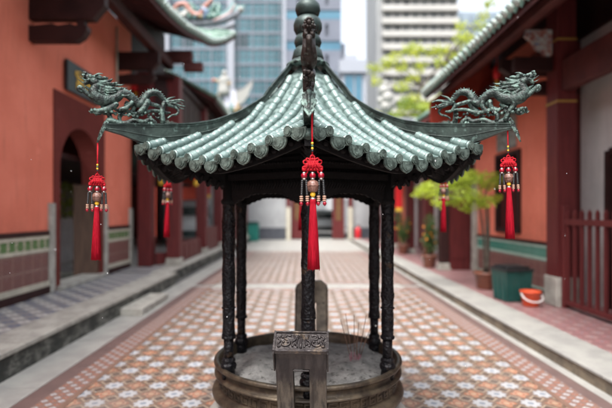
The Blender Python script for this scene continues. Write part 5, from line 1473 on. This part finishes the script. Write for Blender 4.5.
# ================================================================== LANTERNS and cloth under the eaves
M_LAN = NT('red_lantern_silk').out((.62, .02, .025), .6); M_LANY = NT('yellow_lantern_fringe').out((.72, .45, .04), .6)
def lantern(label, x, y, z, k=1.0):
    t = thing('red_lantern', label, 'lantern', (x, y, z), 0, 'red lanterns with yellow fringes under the eaves')
    mb = MB(); mb.lathe([(.0001, .0), (.07, 0), (.075, .02), (.12, .05), (.155, .12), (.155, .18), (.12, .26), (.075, .29), (.07, .31), (.0001, .31)], n=24, fn=lambda r, z, a: r*k*(1+.03*math.cos(a*12))); mb.build('shade', M_LAN, t)
    mb = MB(); mb.lathe([(.055*k, -.18), (.058*k, -.02), (.05*k, .0)], n=16); mb.build('fringe', M_LANY, t)
    mb = MB(); mb.tube([(0, 0, .31), (0, 0, .55)], .006, 6); mb.build('cord', M_LAN, t)
for lb, px, py, Z in (('red lantern left of the pavilion in front of the first maroon column', 161, 178, 12.2), ('red lantern hanging left of the pavilion between the second and third columns', 196, 180, 14.2), ('red lantern close to the pavilion frieze at the left', 222, 181, 17),
                      ('red lantern right of the pavilion, nearest the rear right post', 378, 179, 22), ('small red lantern high on the right building behind the dragon', 497, 80, 9.9), ('red lantern high under the left eave behind the dragon', 136, 92, 12.0)):
    lantern(lb, (px-303)*Z/470, Z, 1.65+(213-py)*Z/470, 1.15 if Z > 12 else (.5 if px > 490 else 1))
def banner(label, x, y, z, L, w_):
    t = thing('cloth_banner', label, 'banner', (x, y, z)); mb = MB(); N = 14
    vs = []
    for i in range(2):
        for j in range(N+1): a = j/N; vs.append((-w_/2+w_*a, .04*math.sin(a*12), -L*i))
    mb.add(vs, [(j, j+1, N+2+j, N+1+j) for j in range(N)]); o = mb.build('cloth', M_LAN, t); so = o.modifiers.new('s', 'SOLIDIFY'); so.thickness = .012
    mb = MB(); mb.box(-w_/2, w_/2, -.03, .03, -L-.14, -L-.005); mb.build('yellow_hem', M_LANY, t)
banner('narrow red cloth banner with yellow hem on the right colonnade', (399-303)*17.2/470, 17.2, 3.1, 1.25, .22)
banner('short red cloth banner with yellow hem beside the first maroon column at the left', (208-303)*19/470-.05, 19, 3.3, .9, .3)

# ================================================================== RAIN
rnd = random.Random(31); mb = MB()
M_DROP = NT('rain_drop').out((.9, .93, .95), .08)
M_DROP.node_tree.nodes['Principled BSDF'].inputs['Transmission Weight'].default_value = .55
for i in range(70):
    y = rnd.uniform(1.5, 5.5); x = rnd.uniform(-.68, .68)*y; z = 1.65+rnd.uniform(-.42, .45)*y
    if z < .1: continue
    r = rnd.uniform(.0011, .0022)
    mb.ball((x, y, z), r, 8, 0, r*rnd.uniform(1.0, 1.9))
tag(mb.build('falling_rain', M_DROP), 'scattered rain drops falling through the courtyard air', 'rain', kind='stuff')

# street side building beyond the gate and shrubs in the left passage
sb = thing('street_building', 'plain pale building across the street beyond the open gate doors', 'building', (0, 46, 0))
tw(sb, 'wall', M_WHITEWALL, -12, 12, 46, 52, 0, 7.0)
for i in range(8): tw(sb, 'shutter', mottled('grey_shutter', (.22, .23, .24), (.18, .19, .20), 2, .5, 0, 0), -9+2.4*i, -7.4+2.4*i, 45.9, 45.99, .3, 3.0)
pg = thing('passage_shrub', 'leafy shrub glimpsed through the left arched doorway', 'potted plant', (-6.9, 13.6, .28)); pot(pg, .28, .4)
rnd = random.Random(6); lf = MB(); st_ = MB(); st_.tube([(0, 0, .3), (0, 0, 1.2), (.05, 0, 1.9)], [.03, .02, .01], 6); st_.build('stem', M_BARK, pg)
for j in range(900):
    d = rv(rnd); leaf(lf, Vector((d.x*.5, d.y*.5, 1.5+d.z*.7))*1.0, rv(rnd), rv(rnd), .13, .05)
lf.build('leaves', M_LIMED, pg)
